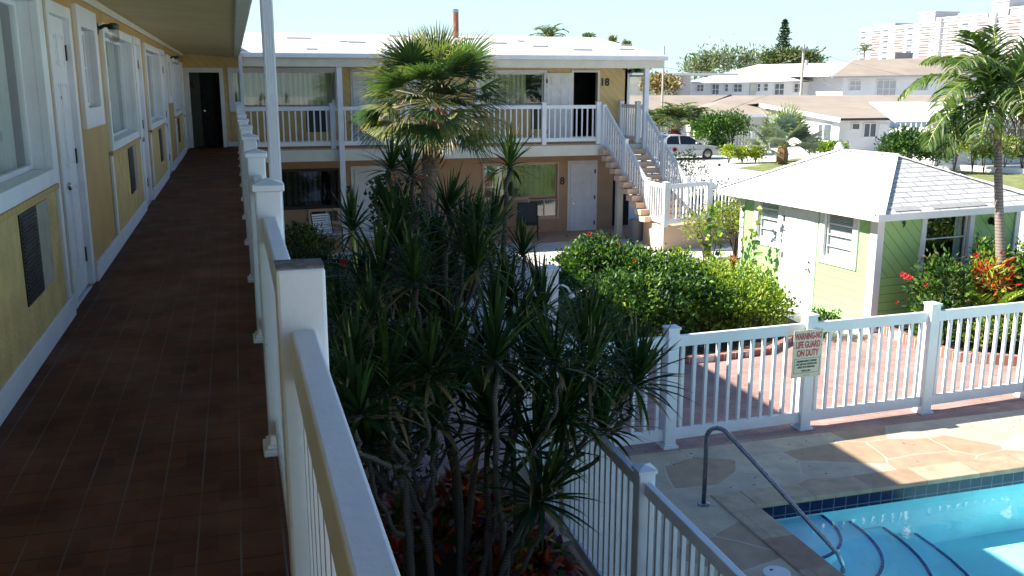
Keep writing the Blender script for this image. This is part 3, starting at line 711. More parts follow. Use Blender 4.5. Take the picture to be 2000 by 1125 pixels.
# roof
xR = ony(1303, 106, 24.9).x; zE = 5.2
ze = Z_(660, 103, 24.9); yr = 30.0; zr_ = ony(660, 66, yr).z; xre = ony(1165, 76, yr).x
E0, E1 = V3((.25, 24.9, ze)), V3((xR, 24.9, ze)); R0, R1 = V3((-1.5, yr, zr_)), V3((xre, yr, zr_)); B0, B1 = V3((-1.5, 2 * yr - 24.9, ze)), V3((xR, 2 * yr - 24.9, ze))
m = MB(); m.poly([E0, E1, R1, R0]); m.poly([E1, B1, R1]); m.poly([B1, B0, R0, R1])
rf = m.build('roof', M['roofw'], fw_)
m = MB(); m.box(.26, xR + .02, 24.84, 24.93, ze - .13, ze - .01); m.box(xR - .07, xR + .02, 24.93, 35, ze - .13, ze - .012); m.build('gutter', M['vinyl2'], rf, bevel=.01)
m = MB(); m.box(.26, xR - .05, 25.02, 25.14, Z_(800, 131, 25.02), ze - .12); m.build('eave_beam', M['cream'], rf)
m = MB(); m.box(.26, xR - .07, 24.94, YE + .2, ze - .14, ze - .115); m.build('soffit', M['cream'], rf)
rb = lambda u, v: ((lambda d: CP + d * ((ze - (24.9) * (zr_ - ze) / (yr - 24.9) - HC) / (d.z - d.y * (zr_ - ze) / (yr - 24.9))))(ray(u, v)))
m = MB()
for (u, v, w__) in ((598, 98, .3), (664, 83, .22), (905, 78, .35), (680, 84, .5), (1040, 92, .5), (1120, 99, .6), (1212, 90, .4), (760, 72, .6), (560, 76, .7), (960, 86, .5), (1210, 98, .5), (1010, 82, .25)):
    p = rb(u, v); m = MB(); m.obox(p + V3((0, 0, .01)), (w__, .03, 0), (0, .05, .03), (0, -.006, .016)); m.build('lifted_shingle', M['greybox'], rf)
def pipe(u, v0, v1, y, r_, mat, label, cat='vent pipe', cap=None):
    a, b = ony(u, v1, y), ony(u, v0, y)
    m = MB(); m.lathe((a.x, y, min(a.z, b.z) - .25), [(r_, 0), (r_, b.z - a.z + .25)], 12)
    o = tag(m.build('vent_pipe', M[mat]), label, cat)
    if cap: m = MB(); m.lathe((a.x, y, b.z - .05), [(r_ * 1.06, 0), (r_ * 1.06, .08), (r_ * .5, .1)], 12); m.build('cap', M['steel'], o)
pipe(890.5, 21, 70, 29.3, .088, 'rust', 'rusty red flue pipe standing on the white roof', cap=1)
pipe(827, 63, 74, 28.5, .05, 'greybox', 'small grey vent pipe on the white roof above the fan palm')
pipe(789, 68, 80, 28.0, .06, 'greybox', 'squat grey vent pipe on the white roof, left of its neighbour')
# columns of the far wing
for (u, label) in ((664, 'square white column rising past both storeys beside number 7'), (1261, 'square white column at the stair end of the far wing')):
    y = 25.15; x = ony(u, 200, y).x; c = thing('square_column', label, 'column', (x, y, 0), 'square columns of the far wing')
    m = MB(); m.box(x - .07, x + .07, y - .07, y + .07, 0 if u < 700 else 0, Z_(u, 112, y)); m.build('shaft', M['white'], c, bevel=.006)
# numbers
def num(s, u, v, h, y=YE - .002, dz_=0, mat='black', label='', N=(0, -1, 0), sx=1.0):
    p = ony(u, v, y); o = text_mesh('house_number', s, h, p, (1, 0, 0), N, mat, bold=h * .035, sx=sx, depth=.012)
    return tag(o, label, 'house number')
num('18', 1181, 161, .30, label='black house number 18 on the yellow wall beside the open doorway')
num('7', 680, 372, .30, label='black house number 7 between the white column and a white door')
num('8', 1098, 354, .30, label='black house number 8 on the tan wall beside the door nearest the stairs')
num('16', 370, 166, .26, y=YE + .445, label='black house number 16 in the dark alcove at the walkway end')
# black lamp at the corner
p = ony(1231, 141, 26.2); t = thing('corner_lamp', 'small black flood lamp on the top corner of the far wing', 'lamp', tuple(p))
m = MB(); m.lathe(p, [(.03, .1), (.07, .06), (.085, 0), (.08, -.03)], 12); m.tube([p + V3((0, .1, .06)), p + V3((-.15, .2, .1))], .015, 6); m.build('head', M['black'], t)
m = MB(); m.lathe(p + V3((0, 0, -.02)), [(.06, 0), (.05, -.09), (.02, -.12)], 12); m.build('bulb_glass', M['lampglass'], t)
# far deck railing
r2 = thing('deck_railing', 'long white railing along the upper deck of the far wing', 'railing', (5, 25.33, 2.7))
px_ = [.38, ony(505, 240, 25.33).x] + [ony(u, 240, 25.33).x for u in (650, 795, 932, 1062, 1168)]
px_ = [.24] + px_[2:]
segs = [((a, 25.33, 2.68), (b, 25.33, 2.68)) for a, b in zip(px_, px_[1:])]
railing(r2, segs, [(a, 25.33, 2.68) for a in px_[1:]], 1.19, 1.10, rw=.05, rh=.10, pw=.13, bs=.155, bw=.036, bottom=(.08, .11), flange=False, mat='vinyl2')
r3 = thing('deck_railing', 'short white railing between the stair head and the corner column', 'railing', (11.6, 25.33, 2.7))
xa, xb = ony(1245, 240, 25.33).x, ony(1262, 240, 25.33).x
railing(r3, [((xa, 25.33, 2.68), (xa - .05, 26.45, 2.68)), ((xa, 25.33, 2.68), (xb, 25.5, 2.68))], [(xa, 25.33, 2.68), (xa - .05, 26.45, 2.68)], 1.19, 1.10, rh=.10, pw=.13, bs=.13, bw=.036, bottom=(.08, .11), flange=False, mat='vinyl2')
# ------------------------------------------------ stairs
TL, TR = V3((10.12, 25.24, 2.70)), V3((11.28, 25.24, 2.70))
BL, BR = V3((10.72, 23.3, .65)), V3((11.98, 23.5, .65))
stt = thing('staircase', 'tan open staircase coming down from the far deck to the corner landing', 'staircase', (11, 24, 0))
N_ = 11
for k in range(N_):
    t0 = (k + .0) / N_; t1 = (k + 1.35) / N_
    a = TL.lerp(BL, t0); b = TR.lerp(BR, t0); c = TR.lerp(BR, t1); d = TL.lerp(BL, t1)
    wv = (b - a).normalized(); a = a - wv * .17; d = d - wv * .17; z = 2.70 - (k + 1) * (2.05 / (N_ + 1))
    m = MB(); q = [V3((p.x, p.y, z)) for p in (a, b, c, d)]; lo = [p - V3((0, 0, .145)) for p in q]
    m.poly(q[::-1]); m.poly(lo)
    for i in range(4): m.poly([q[i], q[(i + 1) % 4], lo[(i + 1) % 4], lo[i]])
    m.build('tread', M['tan_l'], stt, bevel=.008)
m = MB()
mid0, mid1 = TL.lerp(TR, .5), BL.lerp(BR, .5)
m.bar(mid0 + V3((0, 0, -.30)), mid1 + V3((0, 0, -.22)), .3, .14); m.build('stringer', M['tan'], stt)
cxy = onz(1210, 478, 0); 
cxy = ony(1210, 450, 24.9); m = MB(); m.box(cxy.x - .09, cxy.x + .09, cxy.y, cxy.y + .18, 0, 2.45); m.build('support_post', M['cream'], stt, bevel=.006)
m = MB()
A, Lf, Bp, Bk = V3((10.75, 22.4, 0)), V3((10.78, 23.75, 0)), V3((12.4, 22.95, 0)), V3((12.6, 24.3, 0))
ring = [Lf + V3((.12, .18, 0)), Lf, A.lerp(Lf, .12), A, A.lerp(Bp, .05), Bp, Bk, Lf.lerp(Bk, .5) + V3((0, .3, 0))]
top = [p + V3((0, 0, .65)) for p in ring]; m.poly(top[::-1]); 
for i in range(len(ring)): m.poly([ring[i], ring[(i + 1) % len(ring)], top[(i + 1) % len(ring)], top[i]])
m.build('landing_base', M['tan_l'], stt, bevel=.02, seg=2)
for k in range(3):
    m = MB(); o_ = Bp + (Bk - Bp).normalized() * .15; dr = V3((.95, .31, 0)); bk = (Bk - Bp).normalized()
    m.obox(o_ + dr * (.28 * k), dr * .30, bk * 1.1, V3((0, 0, .65 - .16 * (k + 1)))); m.build('lower_step', M['tan_l'], stt)
sr = thing('stair_railing', 'white railings down both sides of the staircase and round its landing', 'railing', (11, 24, .65))
up = V3((0, 0, 1))
A6, B6, L6 = (V3((p.x, p.y, .65)) for p in (A + V3((.06, .06, 0)), Bp + V3((-.05, .05, 0)), Lf + V3((.06, 0, 0))))
TL2 = TL + V3((.02, .05, 0)); TR2 = TR + V3((.02, .05, 0)); BLr = V3((10.80, 23.62, .65)); BRr = V3((11.98, 23.6, .65))
C6 = B6 + V3((1.3, .40, -.62))
mids = [TL2.lerp(BLr, .5), TR2.lerp(BRr, .5)]
segs = [(TL2, mids[0]), (mids[0], BLr), (TR2, mids[1]), (mids[1], BRr), (BLr, A6), (A6, B6), (B6, C6)]
railing(sr, segs, [tuple(TL2 + V3((-.03, -.02, -.1))), tuple(mids[0]), tuple(BLr), tuple(A6), tuple(B6), tuple(mids[1]), tuple(BRr), tuple(C6)], 1.19, 1.12, rw=.05, rh=.11, pw=.13, bs=.13, bw=.036, bottom=(.06, .13), flange=False, mat='vinyl2')
# bin and patio furniture
p = onz(1243, 481, 0); p = ony(1243, 478, 24.3); bn_ = thing('trash_bin', 'grey plastic bin standing in the shade under the stairs', 'bin', (p.x, 24.3, 0))
m = MB(); m.lathe((p.x, 24.3, 0), [(.17, 0), (.20, .55), (.22, .56), (.22, .60), (.19, .60)], 18); m.build('bucket', M['greybox'], bn_)
m = MB(); m.lathe((p.x, 24.3, .585), [(.185, 0), (.185, .02)], 16); m.build('liner', M['black'], bn_)
def patio_chair(x, y, rz, label, slat=False, towel=False):
    t = thing('patio_chair', label, 'chair', (x, y, 0), 'patio chairs outside the ground floor rooms')
    c, s_ = math.cos(rz), math.sin(rz); T = lambda a, b, z: V3((x + a * c - b * s_, y + a * s_ + b * c, z))
    for sx in (-1, 1):
        m = MB(); m.tube([T(sx * .3, -.28, 0), T(sx * .3, -.28, .62), T(sx * .3, .2, .64)], .016, 8); m.build('leg', M['black'], t)
        m = MB(); m.tube([T(sx * .3, .30, 0), T(sx * .28, .22, .42), T(sx * .28, .38, 1.0)], .016, 8); m.build('leg', M['black'], t)
    if slat:
        m = MB()
        for k in range(9):
            z = .46 + k * .06; b = .24 + (k * .018); m.bar(T(-.28, b, z), T(.28, b, z), .012, .045)
        m.build('backrest', M['vinyl2'], t)
        m = MB()
        for k in range(7): m.bar(T(-.28, -.24 + k * .07, .42), T(.28, -.24 + k * .07, .42), .05, .012)
        m.build('seat', M['vinyl2'], t)
    else:
        m = MB(); m.obox(T(-.28, .22, .44), T(.56, 0, 0) - T(0, 0, 0), T(0, .16, 0) - T(0, 0, 0) + V3((0, 0, .54)), V3((0, 0, .02)) + (T(0, .02, 0) - T(0, 0, 0))); m.build('backrest', M['darkbrown'], t)
        m = MB(); m.obox(T(-.28, -.26, .42), T(.56, 0, 0) - T(0, 0, 0), T(0, .48, 0) - T(0, 0, 0), V3((0, 0, .02))); m.build('seat', M['darkbrown'], t)
    return t
x = onz(640, 480, 0)
patio_chair(ony(640, 470, 24.9).x, 24.9, .35, 'striped white slat patio chair outside the dark curtained window', slat=True)
patio_chair(ony(935, 470, 25.4).x, 25.4, 0, 'dark patio chair below the long ground floor window, left one')
patio_chair(ony(1030, 470, 25.4).x, 25.4, -.3, 'dark patio chair nearest to door number 8')
p = ony(648, 468, 24.72); m = MB(); n_ = 12
for i in range(n_):
    for j in range(6):
        f_ = lambda a, b: V3((p.x - .26 + .52 * a / n_, 24.56 + .30 * b / 6, .46 + .03 * math.sin(a * 1.7 + b) + .02 * math.cos(b * 2.1)))
        m.poly([f_(i, j), f_(i + 1, j), f_(i + 1, j + 1), f_(i, j + 1)])
tag(m.build('towel', basic('pale blue cloth', (.45, .52, .62), .9, .1), smooth=True), 'crumpled pale blue towel lying on the striped patio chair', 'towel')

# ================================================================== POOL FENCES
f1 = thing('pool_fence', 'white picket pool fence carrying the warning sign', 'fence', (6.8, 9.9, 0))
fp = [(2.93, 9.75, 0), (4.86, 9.81, 0), (6.81, 9.9, 0), (8.73, 9.97, 0), (10.56, 10.09, 0), (12.45, 10.2, 0), (14.35, 10.3, 0)]
railing(f1, list(zip(fp, fp[1:])), fp, 1.53, 1.41, rw=.055, rh=.14, pw=.148, bs=.148, bw=.04, bottom=(.09, .14), mat='vinyl2')
f2 = thing('pool_fence', 'white picket pool fence running toward the camera beside the dark brick path', 'fence', (2.85, 6, 0))
gp = [(2.90, 9.55, .02), (2.87, 7.9, .02), (2.82, 6.06, .02), (2.80, 4.15, .02), (2.78, 2.2, .02), (2.76, .3, .02)]
railing(f2, list(zip(gp, gp[1:])), gp[1:], 1.50, 1.40, rw=.055, rh=.10, pw=.13, bs=.125, bw=.032, bottom=(.05, .10), mat='vinyl')
# warning sign
s0 = thing('warning_sign', 'cream pool sign warning in red letters that no life guard is on duty', 'sign', (6.84, 9.79, 1.2))
pc = ony(1576.5, 690, 9.80); sw, sh = .435, .62
dv_ = V3((.999, .045, 0)).normalized(); nn_ = V3((.045, -.999, 0)); 
tl = .0
m = MB(); o_ = pc - dv_ * sw / 2 - V3((0, 0, sh / 2)); m.obox(o_, dv_ * sw, nn_ * .008, V3((0, 0, sh))); m.build('board', basic('cream enamel', (.72, .66, .46), .4, .06, 4, spots=(14, .68, (.35, .25, .12), .5)), s0, bevel=.003)
SU = lambda a, z: pc + dv_ * a + V3((0, 0, z)) + nn_ * .008
redm = basic('sign red', (.62, .03, .06), .5, .1)
for s_, z, sz, sx, lab in (('WARNING-NO', .225, .118, .50, 'r'), ('LIFE GUARD', .115, .118, .56, 'r'), ('ON DUTY', .005, .118, .60, 'r')):
    text_mesh('lettering', s_, sz, SU(0, z), dv_, nn_, redm, s0, bold=.0035, sx=sx, depth=.002)
for s_, z, sz, sx, sh_ in (('CHILDREN UNDER 14 SHOULD', -.098, .036, .60, .3), ('NOT USE POOL WITHOUT AN', -.137, .036, .62, .3), ('ADULT IN ATTENDANCE.', -.176, .036, .62, .3), ('STATE LAW', -.225, .036, .70, 0)):
    text_mesh('lettering', s_, sz, SU(-.01, z), dv_, nn_, 'black', s0, bold=.0008, sx=sx, depth=.002, shear=sh_)
m = MB()
for a, b, c, d in ((-.19, .19, -.064, -.060), (-.19, .19, -.254, -.250), (-.19, -.186, -.25, -.064), (.186, .19, -.25, -.064)):
    m.obox(SU(a, c), dv_ * (b - a), nn_ * .0015, V3((0, 0, d - c)))
m.build('border_line', M['black'], s0)
m = MB()
for a, z in ((-.195, .29), (.195, .29), (-.195, -.29), (.195, -.29), (0, .295), (.03, .292), (0, -.285), (.03, -.285), (-.03, -.285), (.2, .1), (.2, -.05), (-.2, .08)):
    m.lathe(SU(a, z), [(.006, 0), (.006, .003), (.002, .004)], 8, axis=nn_)
m.build('screw', M['darkbrown'], s0)

# shower column
p = onz(1066, 706, 0); sx_, sy_ = 4.66, 13.8
sc_ = thing('shower_column', 'square white outdoor shower post with pyramid cap beside the hedge', 'shower', (sx_, sy_, 0))
m = MB(); m.box(sx_ - .115, sx_ + .115, sy_ - .115, sy_ + .115, 0, 1.47); m.build('post', M['vinyl2'], sc_, bevel=.008)
m = MB(); m.box(sx_ - .145, sx_ + .145, sy_ - .145, sy_ + .145, 1.47, 1.51); q = .13; b = [V3((sx_ + a * q, sy_ + c * q, 1.51)) for a, c in ((-1, -1), (1, -1), (1, 1), (-1, 1))]
for k in range(4): m.poly([b[k], b[(k + 1) % 4], V3((sx_, sy_, 1.56))])
m.build('cap', M['vinyl2'], sc_, bevel=.004)
m = MB(); m.box(sx_ - .15, sx_ + .15, sy_ - .15, sy_ + .15, 0, .22); m.build('plinth', M['vinyl2'], sc_, bevel=.006)
m = MB(); m.tube([(sx_ + .11, sy_, 1.20), (sx_ + .22, sy_ - .02, 1.21), (sx_ + .30, sy_ - .03, 1.16), (sx_ + .345, sy_ - .03, 1.08)], .016, 8); m.tube([(sx_ + .34, sy_ - .03, 1.10), (sx_ + .36, sy_ - .03, 1.05), (sx_ + .38, sy_ - .03, 1.0)], [.02, .045, .05], 12); m.build('shower_head', M['vinyl2'], sc_, smooth=True)
m = MB(); m.box(sx_ + .2, sx_ + .65, sy_ - .65, sy_ - .2, 0, .42); tag(m.build('utility_box', M['vinyl2'], bevel=.015), 'low white box on the ground beside the shower post', 'utility box')

# ================================================================== GREEN HUT
th = math.radians(7.0); HA = V3((math.cos(th), math.sin(th), 0)); HB = V3((-math.sin(th), math.cos(th), 0)); HCo = V3((10.68, 13.71, 0)); HW, HD, HH = 3.5, 3.86, 2.16
def onplane(u, v, P0, N): d = ray(u, v); return CP + d * ((V3(P0) - CP).dot(N) / d.dot(N))
HLf = Face(HCo, HB, -HA); HRt = Face(HCo, HA, -HB)
def fp(Fc, u, v): p = onplane(u, v, Fc.P, Fc.N); return (p - Fc.P).dot(Fc.U), p.z
dl = HB * .7071 + V3((0, 0, .7071)); dr_ = HA * .7071 + V3((0, 0, .7071))
M['hutL'] = planks('sunlit green planks', (.35, .60, .24), tuple(dl), .15, .009, .45, .55, .08, zsplit=1.0, d2=(0, 0, 1), sp2=.15)  # same green paint as the other wall, sunlit side coloured lighter
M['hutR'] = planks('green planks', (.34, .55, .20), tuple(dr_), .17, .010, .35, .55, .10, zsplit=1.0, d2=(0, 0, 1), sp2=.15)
hut = thing('garden_hut', 'small lime green plank hut with a white hip roof and white trim', 'hut', tuple(HCo))
nw = (fp(HLf, 1668, 450)[0], fp(HLf, 1612, 450)[0]); nwz = (fp(HLf, 1640, 507)[1], fp(HLf, 1640, 418)[1])
fwn = (fp(HLf, 1522, 430)[0], fp(HLf, 1482, 430)[0]); fwz = (fp(HLf, 1500, 468)[1], fp(HLf, 1500, 388)[1])
dw = (fp(HLf, 1592, 450)[0], fp(HLf, 1533, 450)[0])
rwn = (fp(HRt, 1808, 440)[0], fp(HRt, 1892, 440)[0]); rwz = (.78, fp(HRt, 1850, 421)[1])
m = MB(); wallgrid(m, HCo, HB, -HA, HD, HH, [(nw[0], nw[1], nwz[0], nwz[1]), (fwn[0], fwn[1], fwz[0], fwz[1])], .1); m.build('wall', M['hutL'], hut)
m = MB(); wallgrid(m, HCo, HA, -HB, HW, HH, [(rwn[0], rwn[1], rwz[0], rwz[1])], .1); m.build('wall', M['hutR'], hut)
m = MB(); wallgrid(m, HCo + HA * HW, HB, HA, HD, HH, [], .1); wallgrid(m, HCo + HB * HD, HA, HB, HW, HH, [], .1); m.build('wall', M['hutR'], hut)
def hm_(z, n_): return [z[0] + (z[1] - z[0]) * k / n_ for k in range(1, n_)]
for Fc, a, z, n_, cu in ((HLf, nw, nwz, 4, 'blind'), (HLf, fwn, fwz, 4, 'blind')):
    wn = window(hut, Fc, a[0], a[1], z[0], z[1], fw=.13, rec=.05, hm=hm_(z, n_), glass='glass')
    m = MB()
    k = z[0] + .03
    while k < z[1] - .03:
        m.obox(Fc.p(a[0] + .03, k, -.10), Fc.U * (a[1] - a[0] - .06), Fc.N * .02, V3((0, 0, .018))); k += .028
    m.build('blind', M['white'], wn)
window(hut, HRt, rwn[0], rwn[1], rwz[0], rwz[1], fw=.11, rec=.05, hm=hm_(rwz, 3), glass='glass', curt='curt', cfrac=((.86, 1),))
door(hut, HLf, dw[0], dw[1], .06, 1.98, knob='l', rec=-.03, fw=.08, mat='vinyl2')
for Fc, a, b, d0, d1 in ((HLf, .0, .14, .002, .03), (HLf, HD - .12, HD, .002, .03), (HRt, -.03, .13, .004, .032), (HRt, HW - .12, HW, .004, .032)): m = MB(); Fc.box(m, a, b, 0, HH, d0, d1); m.build('corner_board', M['vinyl2'], hut, bevel=.003)
m = MB(); HLf.box(m, .14, HD - .12, .0, .06, .003, .04); HRt.box(m, .13, HW - .12, 0, .06, .003, .04); m.build('base_strip', M['vinyl2'], hut)
a, z = fp(HLf, 1553, 401); m = MB(); m.lathe(HLf.p(a, z, .02), [(.04, 0), (.05, .03), (.03, .09)], 10, axis=HLf.N); m.build('door_lamp', M['black'], hut)
OV = .36
M['roofh'] = bricks('white hut shingles shaded front', (.56, .56, .57), (.50, .50, .52), (.10, .10, .10), .46, .155, .008, rough=.75, var=.06, bump=.25, ang=-th)  # shading of the front slope put into a greyer white than the side
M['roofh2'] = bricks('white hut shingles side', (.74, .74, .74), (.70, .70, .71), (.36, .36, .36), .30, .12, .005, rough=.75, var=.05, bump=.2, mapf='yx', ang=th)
HP = lambda a, b, z: HCo + HA * a + HB * b + V3((0, 0, z))
ze_ = 2.19; c0, c1, c2, c3 = HP(-OV, -OV, ze_), HP(HW + OV, -OV, ze_), HP(HW + OV, HD + OV, ze_), HP(-OV, HD + OV, ze_)
g0, g1 = HP(HW / 2, 1.52, 3.02), HP(HW / 2, 3.0, 3.02)
m = MB(); m.poly([c0, c1, g0]); m.poly([c2, c3, g1])
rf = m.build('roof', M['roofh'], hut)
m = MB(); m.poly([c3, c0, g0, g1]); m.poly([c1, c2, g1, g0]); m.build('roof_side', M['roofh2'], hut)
m = MB()
for a, b in ((c0, c1), (c1, c2), (c2, c3), (c3, c0)):
    d = (b - a).normalized(); m.bar(a + V3((0, 0, -.06)) - d * .012, b + V3((0, 0, -.061)) + d * .012, .025, .12)
m.build('fascia', M['vinyl2'], rf)
m = MB(); m.poly([p - V3((0, 0, .10)) for p in (c0, c3, c2, c1)]); m.build('soffit', M['vinyl2'], rf)
for a, b in ((c0, g0), (c1, g0), (c3, g1), (g0, g1)):
    m = MB(); n_ = 14
    for k in range(n_): p, q = a.lerp(b, (k + .03) / n_), a.lerp(b, (k + .97) / n_); m.bar(p + V3((0, 0, .006)), q + V3((0, 0, .016)), .20, .012)
    m.build('ridge_cap', M['roofp'], rf)
m = MB()
dn = (g0 - (c0 + c1) / 2).normalized()
for u0, u1 in ((.42, 1.0), (1.3, 2.6)):
    p = HP(-OV + u0, -OV, ze_) + dn * .05 + V3((0, 0, .008)); m.obox(p, HA * (u1 - u0), dn * .14, V3((0, 0, .006)))
m.build('bare_roof_patch', basic('worn grey shingle', (.36, .36, .36), .9, .2, 14), rf)
m = MB(); m.lathe(g1 + V3((0, 0, 0)), [(.10, 0), (.10, .06), (.03, .16)], 10); m.build('finial', M['roofp'], rf)
a, z = fp(HRt, 1765, 438); text_mesh('number_plate', '9', .16, HRt.p(a, z, .002), HA, -HB, 'black', hut, bold=.005, depth=.01)
a, z = fp(HRt, 1935, 431); m = MB(); m.lathe(HRt.p(a, z, .0), [(.07, 0), (.07, .02), (.03, .05), (.08, .09), (.07, .2), (.02, .2)], 12, axis=-HB); m.build('wall_lantern', M['black'], hut)
# carport beside the hut
cp_ = thing('carport', 'dark open carport with white post at the right end of the green hut', 'carport', tuple(HP(4.3, 1, 0)))
m = MB(); 
for a, b in ((4.05, .1), (7.5, .1)): p = HP(a, b, 0); m.obox(p, HA * .12, HB * .12, V3((0, 0, 2.1)))
m.build('post', M['vinyl2'], cp_)
m = MB(); m.obox(HP(3.95, -.1, 1.95), HA * 3.9, HB * .8, V3((0, 0, .10))); m.build('canopy', M['roofp'], cp_)

# ================================================================== BACKGROUND BUILDINGS
def pane_rect(name, root, y, u0, u1, v0, v1, mat, frame='white', mul_=0, dd=.06, hmul=0):
    a, b = ony(u0, (v0 + v1) / 2, y), ony(u1, (v0 + v1) / 2, y); z1, z0 = ony(u0, v0, y).z, ony(u0, v1, y).z
    m = MB(); m.box(a.x, b.x, y - dd * .6, y, z0, z1); o = m.build(name, M[mat], root)
    m = MB(); t = .07; Fb = Face((0, y, 0), (1, 0, 0), (0, -1, 0)); Fb.frame(m, a.x - t, b.x + t, z0 - t, z1 + t, t, 0, dd * 1.3)
    for k in range(1, mul_ + 1): x = a.x + (b.x - a.x) * k / (mul_ + 1); Fb.box(m, x - .035, x + .035, z0, z1, .01, dd * 1.2)
    for k in range(1, hmul + 1): z = z0 + (z1 - z0) * k / (hmul + 1); Fb.box(m, a.x, b.x, z - .03, z + .03, .01, dd * 1.1)
    m.build('frame', M[frame], o); return o
X_ = lambda u, y, v=200: ony(u, v, y).x
Zz = lambda u, v, y: ony(u, v, y).z
# bungalow
yb = 52.0; bx = X_(1643, yb); bx1 = X_(1752, yb) - .4
bg_ = thing('bungalow', 'long low white bungalow with a brown shingle roof beyond the driveway', 'house', (bx, yb, 0))
ez = Zz(1643, 234, yb)
m = MB(); m.box(bx, bx1, yb, yb + 12, -.05, ez); m.build('wall', M['wallw'], bg_)
ap = V3((bx, yb + 9, Zz(1575, 205, yb + 9))); 
m = MB(); m.poly([(bx - .01, yb, ez - .05), (bx - .01, yb + 18, ez - .05), ap]); m.build('gable_wall', M['wallw'], bg_)
zr1_ = Zz(1573, 201, yb + 9); ze1_ = Zz(1640, 231, yb - .7)
RA = V3((bx - .45, yb + 9, zr1_)); EA = V3((bx - .45, yb - .7, ze1_)); EB = V3((X_(1752, yb - .7), yb - .7, ze1_)); RB = V3((EB.x + 4.5, yb + 9, zr1_)); BB = V3((EB.x, yb + 18.7, ze1_)); BA = V3((EA.x, yb + 18.7, ze1_)); EC = RB
m = MB(); m.poly([EA, EB, RB, RA]); m.poly([RA, RB, BB, BA]); m.poly([EB, BB, RB]); rf = m.build('roof', M['roofb'], bg_)
m = MB()
for a, b in ((EA, EB), (EB, BB)): m.bar(a + V3((0, 0, -.08)), b + V3((0, 0, -.08)), .05, .14)
m.build('dark_fascia', M['darkbrown'], rf)
m = MB(); m.bar(EA + V3((0, 0, -.13)), RA + V3((0, 0, -.13)), .08, .26); m.build('gable_board', M['vinyl2'], rf)
y2 = 60.0
m = MB(); m.box(X_(1363, y2), X_(1600, y2), y2, y2 + 9, -.05, Zz(1500, 228, y2)); m.build('wall', M['wallg'], bg_)
ze2_ = Zz(1450, 223, y2 - .9); zr2_ = Zz(1430, 186.5, 67)
q = [V3((X_(1354, y2 - .9), y2 - .9, ze2_)), V3((bx + 2, y2 - .9, ze2_)), V3((bx + 26, 67, zr2_)), V3((X_(1428, 67), 67, zr2_))]
m = MB(); m.poly(q); m.poly([q[3], q[2], V3((q[2].x, 75, ze2_)), V3((q[0].x, 75, ze2_))]); m.poly([q[0], q[3], V3((q[0].x, 75, ze2_))]); m.build('roof', M['roofb'], bg_)
m = MB(); m.bar(q[0] + V3((0, 0, -.1)), q[1] + V3((0, 0, -.1)), .06, .22); m.build('fascia', M['vinyl2'], bg_)
q = [V3((X_(1150, 62), 62, ze2_)), V3((X_(1342, 62), 62, ze2_)), V3((X_(1426, 67), 66.95, zr2_ + .03)), V3((X_(1150, 67), 66.95, zr2_ + .03))]
m = MB(); m.poly(q); m.poly([q[3], q[2], q[2] + V3((0, 7, -1.5)), q[3] + V3((0, 7, -1.5))]); m.build('roof', M['roofb'], bg_)
m = MB(); m.bar(q[1], q[2], .12, .10); m.build('dark_fascia', M['darkbrown'], bg_)
m = MB(); m.box(X_(1200, 63), X_(1345, 63), 63, 68, 0, Zz(1300, 219, 63)); m.build('wall', M['wallg'], bg_)
for a in ((1664, 1677, 242, 252, 0), (1687, 1709, 242, 267, 1)): pane_rect('window', bg_, yb, a[0], a[1], a[2], a[3], 'win_far', mul_=a[4])
m = MB(); m.box(X_(1720, yb), X_(1738, yb), yb - .05, yb, 0, Zz(1730, 241, yb)); m.build('door', M['vinyl2'], bg_)
for a in ((1397, 1412, 221, 234), (1424, 1441, 221, 234)): pane_rect('window', bg_, y2, *a, 'win_far')
def side_pane(root, x, u0, u1, v0, v1):
    f_ = lambda u, v: (lambda d: CP + d * (x / d.x))(ray(u, v))
    a, b, c, d = f_(u0, v0), f_(u1, v0), f_(u1, v1), f_(u0, v1); m = MB(); y0, y1 = min(a.y, b.y), max(a.y, b.y); z0, z1 = d.z, a.z
    m.box(x - .05, x, y0, y1, z0, z1); o = m.build('window', M['win_far'], root)
    m = MB(); Fb = Face((x, 0, 0), (0, 1, 0), (-1, 0, 0)); Fb.frame(m, y0 - .07, y1 + .07, z0 - .07, z1 + .07, .07, 0, .08); m.build('frame', M['vinyl2'], o)
side_pane(bg_, bx, 1612, 1626, 243, 274); side_pane(bg_, bx, 1601, 1609, 243, 272)
# two storey white building
yt = 90.0
tw = thing('apartment_house', 'white two storey building with a broad white roof behind the brown roofed bungalow', 'building', (X_(1450, yt), yt, 0))
m = MB(); m.box(X_(1336, yt), X_(1582, yt), yt, yt + 14, 0, Zz(1450, 160, yt)); m.build('wall', M['wallw'], tw)
m = MB(); m.box(X_(1582, yt + 2), X_(1645, yt + 2), yt + 2, yt + 14, 0, Zz(1600, 157, yt + 2)); m.build('recessed_wall', M['wallg'], tw)
q = [ony(1330, 163, yt - 1), ony(1582, 158, yt - 1), ony(1645, 155, yt + 1), ony(1655, 122, yt + 8), ony(1480, 126, yt + 8)]
m = MB(); m.poly(q); m.poly([q[4], q[3], q[3] + V3((0, 8, -1.8)), q[4] + V3((0, 8, -1.8))]); m.poly([q[0], q[4], q[4] + V3((0, 8, -1.8)), q[0] + V3((0, 16, 0))]); m.build('roof', M['roofp'], tw)
for a in ((1361, 1373, 166, 178, 1), (1391, 1403, 165, 184, 1), (1416, 1421, 165, 178, 0), (1433, 1448, 165, 179, 1), (1479, 1484, 164, 178, 0), (1492, 1499, 164, 177, 0), (1513, 1530, 164, 185, 1), (1551, 1566, 164, 180, 1)):
    pane_rect('window', tw, yt, *a[:4], 'win_far', mul_=a[4], hmul=1)
pane_rect('window', tw, yt + 2, 1601, 1631, 164, 181, 'win_far', mul_=1, hmul=2)
